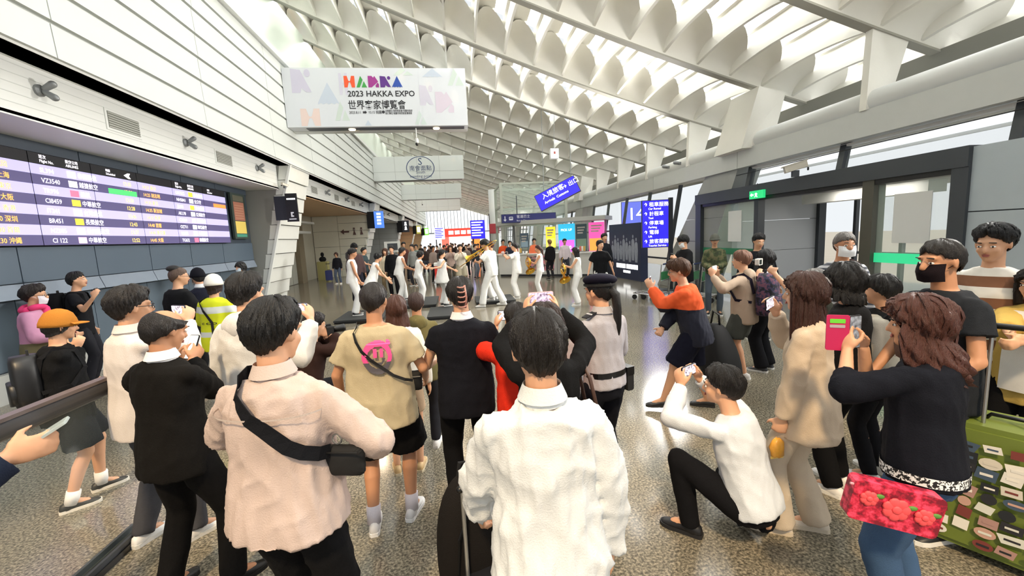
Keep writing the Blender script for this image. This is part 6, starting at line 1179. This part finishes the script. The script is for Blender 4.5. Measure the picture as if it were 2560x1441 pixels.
MB().tube([b5.hv(0, -.10, .03), b5.hv(0, -.15, -.02), b5.hv(0, -.16, -.12), b5.hv(.0, -.13, -.24)], [.022, .028, .024, .01], 8).build('ponytail', hairmat('#120d0c'), b5.o, smooth=True)
ST_ = dict(c=WT, name='shirt', loose=.03, hem=-.3, sleeve='short', sfrac=.7, sloose=.03)
b6 = perf('trombone player in white striding in front', 1212, 600, 1222, 770, 74, 0, build=1.06, skin=0, hair=('fringe', '#0e0c0b', .024, 0), top=ST_, hands=((-.02, .42, 1.30), (.10, .20, 1.42)), hand_style=('grip', 'grip'), hpitch=16, lean=8, elbow=((-1, 0, -.7), (1, 0, -.6)), feet=((-.10, .24, 4), (.12, -.28, -8)))
b6b = perf('brass player in white half hidden behind the trombone player', 1226, 604, 1235, 752, 60, .09, skin=1, hair=('short', '#4a2018', .02, 0), top=ST_, hands=((-.08, .35, 1.35), (.08, .35, 1.35)), hand_style=('grip', 'grip'))
b7 = perf('trumpet player in white facing left', 1287, 608, 1298, 748, 76, 0, skin=0, hair=('short', '#17110f', .022, 0), top=dict(ST_, flare=.03), hands=((-.04, .36, 1.36), (.05, .34, 1.36)), hand_style=('grip', 'grip'), elbow=((-1, 0, -.5), (1, 0, -.5)))
b8 = perf('French horn player with reddish ponytail in white sleeveless top', 1346, 614, 1345, 745, 80, 0, skin=1, hair=('up', '#3a1d16', .016, 0), hands=((-.04, .34, 1.16), (.12, .30, 1.10)), hand_style=('grip', 'grip'))
MB().tube([b8.hv(0, -.10, .03), b8.hv(0, -.15, -.04), b8.hv(0, -.14, -.2), b8.hv(.0, -.12, -.36)], [.024, .03, .026, .01], 8).build('ponytail', hairmat('#3a1d16'), b8.o, smooth=True)
b9 = perf('French horn player with long dark hair in white, nearest the officer', 1440, 619, 1446, 766, 70, 0, skin=0, hair=('long', '#1c1412', .016, .26), hands=((-.04, .34, 1.10), (.14, .30, 1.04)), hand_style=('grip', 'grip'), hpitch=8)
# ---- brass instruments
def inst(name, p, q, lab, cat, rz=0): return empty(name, tuple(p.world(V(*q))), math.atan2(p.R[1, 0], p.R[0, 0]) + rz, lab, cat)
tr = inst('trombone', b6, (.02, .22, 1.42 * b6.s), 'gold trombone pointing down to the left', 'instrument'); Rt = rotx(-.55)
T = lambda *q: Rt @ V(*q)
for x in (-.035, .035): MB().tube([T(x, -.15, 0), T(x, .75, 0)], .008, 6).build('slide_tube', M_BRASS, tr, smooth=True)
MB().tube([T(-.035, .75, 0), T(0, .80, 0), T(.035, .75, 0)], .009, 6).build('slide_bow', M_BRASS, tr, smooth=True)
MB().tube([T(-.07, -.45, .05), T(-.10, .0, .06), T(-.10, .25, .06), T(-.10, .40, .06), T(-.10, .46, .06)], [.010, .014, .03, .07, .10], 16, cap=False).build('bell', M_BRASS, tr, smooth=True)
MB().tube([T(-.07, -.45, .05), T(-.03, -.52, .03), T(.035, -.45, .0), T(.035, -.1, 0)], .010, 6).build('tuning_bow', M_BRASS, tr, smooth=True); MB().lathe([(.006, 0), (.014, .04)], T(-.035, -.15, 0), 8, Rt @ rotx(math.pi / 2)).build('mouthpiece', M_STEEL, tr)
def trumpet(p, q, lab, m, pitch):
    o = inst('trumpet', p, q, lab, 'instrument'); Rq = rotx(pitch); A = lambda *w: Rq @ V(*w)
    MB().tube([A(0, -.12, 0), A(0, .15, 0), A(0, .30, 0), A(0, .37, 0), A(0, .40, 0)], [.008, .010, .02, .04, .062], 14, cap=False).build('bell', m, o, smooth=True)
    MB().tube([A(0, .12, -.01), A(0, .2, -.05), A(0, .12, -.08), A(0, -.08, -.08), A(0, -.13, -.04), A(0, -.08, 0)], .007, 6).build('tubing', m, o, smooth=True)
    for k in range(3): MB().tube([A(0, .0 + .03 * k, -.09), A(0, .0 + .03 * k, .05)], .011, 8).build('valve', M_STEEL, o, smooth=True)
trumpet(b7, (.0, .38, 1.44 * b7.s), 'silver trumpet raised by the player in white', mat('silver_brass', '#d9cfc0', .2, 1), -.25); trumpet(b6b, (-.05, .40, 1.42 * b6b.s), 'brass trumpet of the half hidden player', M_BRASS, -.35)
def horn(p, q, lab):
    o = inst('french_horn', p, q, lab, 'instrument', .5)
    for k, (r_, z) in enumerate(((.15, 0), (.125, .02), (.10, -.02), (.13, -.035))): MB().tube([(r_ * math.cos(a), z * .8, r_ * math.sin(a)) for a in np.linspace(0, 6.283, 25)], .011, 6).build('coil', M_BRASS, o, smooth=True)
    MB().tube([(.08, -.02, -.10), (.0, -.02, -.17), (-.06, -.01, -.22), (-.10, 0, -.26), (-.12, 0, -.28)], [.016, .03, .07, .12, .16], 18, cap=False).build('bell', M_BRASS, o, smooth=True)
    for k in range(3): MB().capsule((-.03 + .03 * k, -.04, .03), (-.03 + .03 * k, .03, .03), .014, .014).build('valve', M_STEEL, o, smooth=True)
    MB().tube([(.05, 0, .14), (.02, .02, .24), (.0, .0, .32)], .007, 6).build('leadpipe', M_BRASS, o, smooth=True)
horn(b8, (-.02, .36, 1.18 * b8.s), 'brass French horn held by the player with the reddish ponytail'); horn(b9, (-.02, .38, 1.08 * b9.s), 'brass French horn held by the player with long dark hair')
# ================================================================== FAR CROWD
def far(lab, px, py, d, facing, tc, bc, hc='#15110f', hs='short', L=0.0, **kw):
    kw.setdefault('detail', 0); t_ = kw.pop('t', {}); b_ = kw.pop('b', {})
    return person(lab, (px, py, d), facing, group=None, hair=(hs, hc, .022, L), top=dict(dict(c=tc, loose=.03, hem=-.25), **t_), bottom=dict(dict(c=bc, loose=.016), **b_), **kw)
fb_ = far('woman in black jacket and jeans beside a blue suitcase near the cream wall', 840, 632, 20.5, 170, '#26262c', '#5a6478', '#4a2a20', 'bob', .03, detail=1, shoes='#e8e6de')
suitcase('blue suitcase beside the woman near the cream wall', (ground(824, 704)[0], ground(824, 704)[1], 0), .3, .55, .36, .22, mat('case_blue', '#2a3570', .4), .35)
yk = empty('display_stand', tuple(ground(812, 700)), 0, 'yellow-green stand with a dark bust by the cream wall', 'stand'); box('pedestal', (-.28, -.2, 0), (.28, .2, 1.05), mat('stand_olive', '#b3ab6e', .6), yk); MB().ell((0, 0, 1.18), (.2, .14, .16)).build('bust_shoulders', M_BLACKM, yk, smooth=True); MB().ell((0, 0, 1.45), (.09, .11, .13)).build('bust_head', M_BLACKM, yk, smooth=True); MB().tube([(0, 0, 1.2), (0, 0, 1.4)], .05, 10).build('bust_neck', M_BLACKM, yk)
pz_ = far('man in black cap behind the long-haired performer', 884, 610, 13.5, -150, '#4a3a3a', '#20202a', skin=1, detail=1); cap_hat(pz_, '#151515')
far('man in dark teal T-shirt and black shorts behind the performers', 908, 620, 16.0, -110, '#39474c', '#17171b', t=dict(sleeve='short', sfrac=.7), b=dict(len=.46, name='shorts', loose=.03), detail=1, hands=(None, (.1, .4, 1.1)), elbow=(None, (.4, -.2, -.9)))
far('woman in cream top and brown skirt behind the performers', 962, 622, 15.5, 170, '#d8cdb4', '#77684e', '#4a2c1e', 'long', .2, detail=1)
far('man in black shirt with dark suitcase behind the performers', 978, 616, 14.8, 175, '#141416', '#141417', detail=1, build=1.1)
far('person in grey top behind the stepping performer', 1030, 612, 18, 150, '#8d8f8c', '#3a3a40', detail=1)
far('woman in wide dark hat at the left of the far crowd', 1008, 606, 20, 200, '#5a3a34', '#2a2a2e'); far('person in teal shirt with black cap in the far crowd', 1040, 612, 22, 160, '#6a8078', '#30343a')
far('photographer in pale shirt with a dark camera strap', 1150, 612, 15.5, 178, '#cfc6b6', '#9a927e', detail=1, b=dict(len=.46, name='shorts', loose=.03), hands=((-.06, .26, 1.42), (.06, .26, 1.42)))
far('woman in dusty pink blouse filming in the far crowd', 1125, 614, 17.5, 182, '#b09a90', '#4a463e', '#3a2018', 'long', .2, detail=1, hands=((-.05, .28, 1.40), (.05, .28, 1.40)))
far('man in orange vest beside the glass lift', 1257, 600, 21, 185, '#e0562c', '#3a3c44'); far('person in navy behind the orange vest', 1274, 603, 20.3, 185, '#2a2e3c', '#2a2e36')
far('clerk in coral shirt behind the counter', 1335, 597, 19.9, 180, '#ee7a52', '#3a3c44'); far('person in black at the counter with blond hair', 1374, 600, 18.0, 20, '#1a1a1c', '#2a2a2e', '#8a6a3a'); far('clerk in white shirt behind the counter', 1411, 598, 18.6, 178, '#e6d8dc', '#3a3c44', detail=1)
far('man in dark jacket between the counter and the poster wall', 1510, 585, 13.8, 190, '#22242a', '#24262c', detail=1)
FC = ['#2a2422', '#3c302c', '#5a4a44', '#1c1c20', '#8a7a70', '#4a3430', '#c8c0b4', '#30343c', '#6a3a34', '#241e1e']
rF = random.Random(11)
spots = [(1062, 24), (1072, 30), (1082, 19), (1092, 26), (1100, 34), (1110, 22), (1118, 30), (1131, 27), (1138, 36), (1146, 24), (1157, 31), (1165, 21), (1172, 28), (1180, 35), (1187, 20), (1195, 26), (1204, 32), (1212, 23), (1222, 29), (1052, 33), (1076, 38), (1127, 40)]
SIDE = ['leftmost', 'second from the left', 'third from the left', 'fourth from the left', 'fifth from the left', 'sixth from the left', 'seventh from the left', 'eighth from the left', 'ninth from the left', 'tenth from the left', 'eleventh from the left', 'twelfth from the left', 'thirteenth from the left', 'fourteenth from the left', 'fifteenth from the left', 'sixteenth from the left', 'seventeenth from the left', 'eighteenth from the left', 'nineteenth from the left', 'twentieth from the left', 'twenty-first from the left', 'rightmost']
CN = {'#2a2422': 'dark brown', '#3c302c': 'brown', '#5a4a44': 'taupe', '#1c1c20': 'black', '#8a7a70': 'beige', '#4a3430': 'maroon brown', '#c8c0b4': 'pale', '#30343c': 'slate', '#6a3a34': 'rust red', '#241e1e': 'near-black'}
for k, (px, d) in enumerate(sorted(spots)):
    hz = 598.8 - .0482 * (px - 1142); Hh = rF.uniform(1.58, 1.76); c_ = FC[k % 10]
    person(f'onlooker in {CN[c_]} top, {SIDE[k]} in the distant crowd', (px, hz + (CAMZ - Hh) * F_PX / d * 1.0, d), rF.uniform(120, 240), group='distant onlookers', hair=(rF.choice(['short', 'bob', 'short']), rF.choice(['#15110f', '#241812', '#0e0c0c']), .022, 0), top=dict(c=c_, loose=.03), bottom=dict(c=rF.choice(['#22242a', '#3a3c44', '#5a5448', '#6a6e78']), loose=.016), detail=0, skin=k % 3)
# ================================================================== turn modifiers and text into plain meshes, add cloth folds
def folds(me, amp, seed, vertical=.35):
    n = len(me.vertices); co = np.empty(n * 3); no = np.empty(n * 3); me.vertices.foreach_get('co', co); me.vertex_normals.foreach_get('vector', no)
    co = co.reshape(-1, 3); no = no.reshape(-1, 3); r = np.random.default_rng(seed); d = np.zeros(n)
    for k in range(9):
        w = r.normal(size=3) * r.uniform(10, 32); w[2] *= vertical * r.uniform(.4, 1.6)
        warp = 1.2 * np.sin(co @ (r.normal(size=3) * 9) + r.uniform(0, 6))
        s = np.sin(co @ w + warp + r.uniform(0, 6.28)); d += (1 - np.abs(s)) ** 2 * r.uniform(.4, 1) - .25
    co += no * (d * amp / 2.2)[:, None]; me.vertices.foreach_set('co', co.ravel()); me.update()
bpy.context.view_layer.update(); dg = bpy.context.evaluated_depsgraph_get()
done = []
for (o, kind, extra) in PENDING: done.append((o, kind, extra, bpy.data.meshes.new_from_object(o.evaluated_get(dg), depsgraph=dg)))
TRI = 0
for (o, kind, extra, me) in done:
    if kind == 'text':
        n = bpy.data.objects.new(o.name, me); COL.objects.link(n); n.parent = o.parent; n.matrix_local = o.matrix_local.copy()
        for k in o.keys(): n[k] = o[k]
        nm = o.name; bpy.data.objects.remove(o); n.name = nm
    else:
        o.modifiers.clear(); old = o.data; o.data = me
        me.polygons.foreach_set('use_smooth', [True] * len(me.polygons))
        if extra: folds(me, *extra)
        TRI += len(me.polygons) * 2
print('remeshed triangles', TRI)
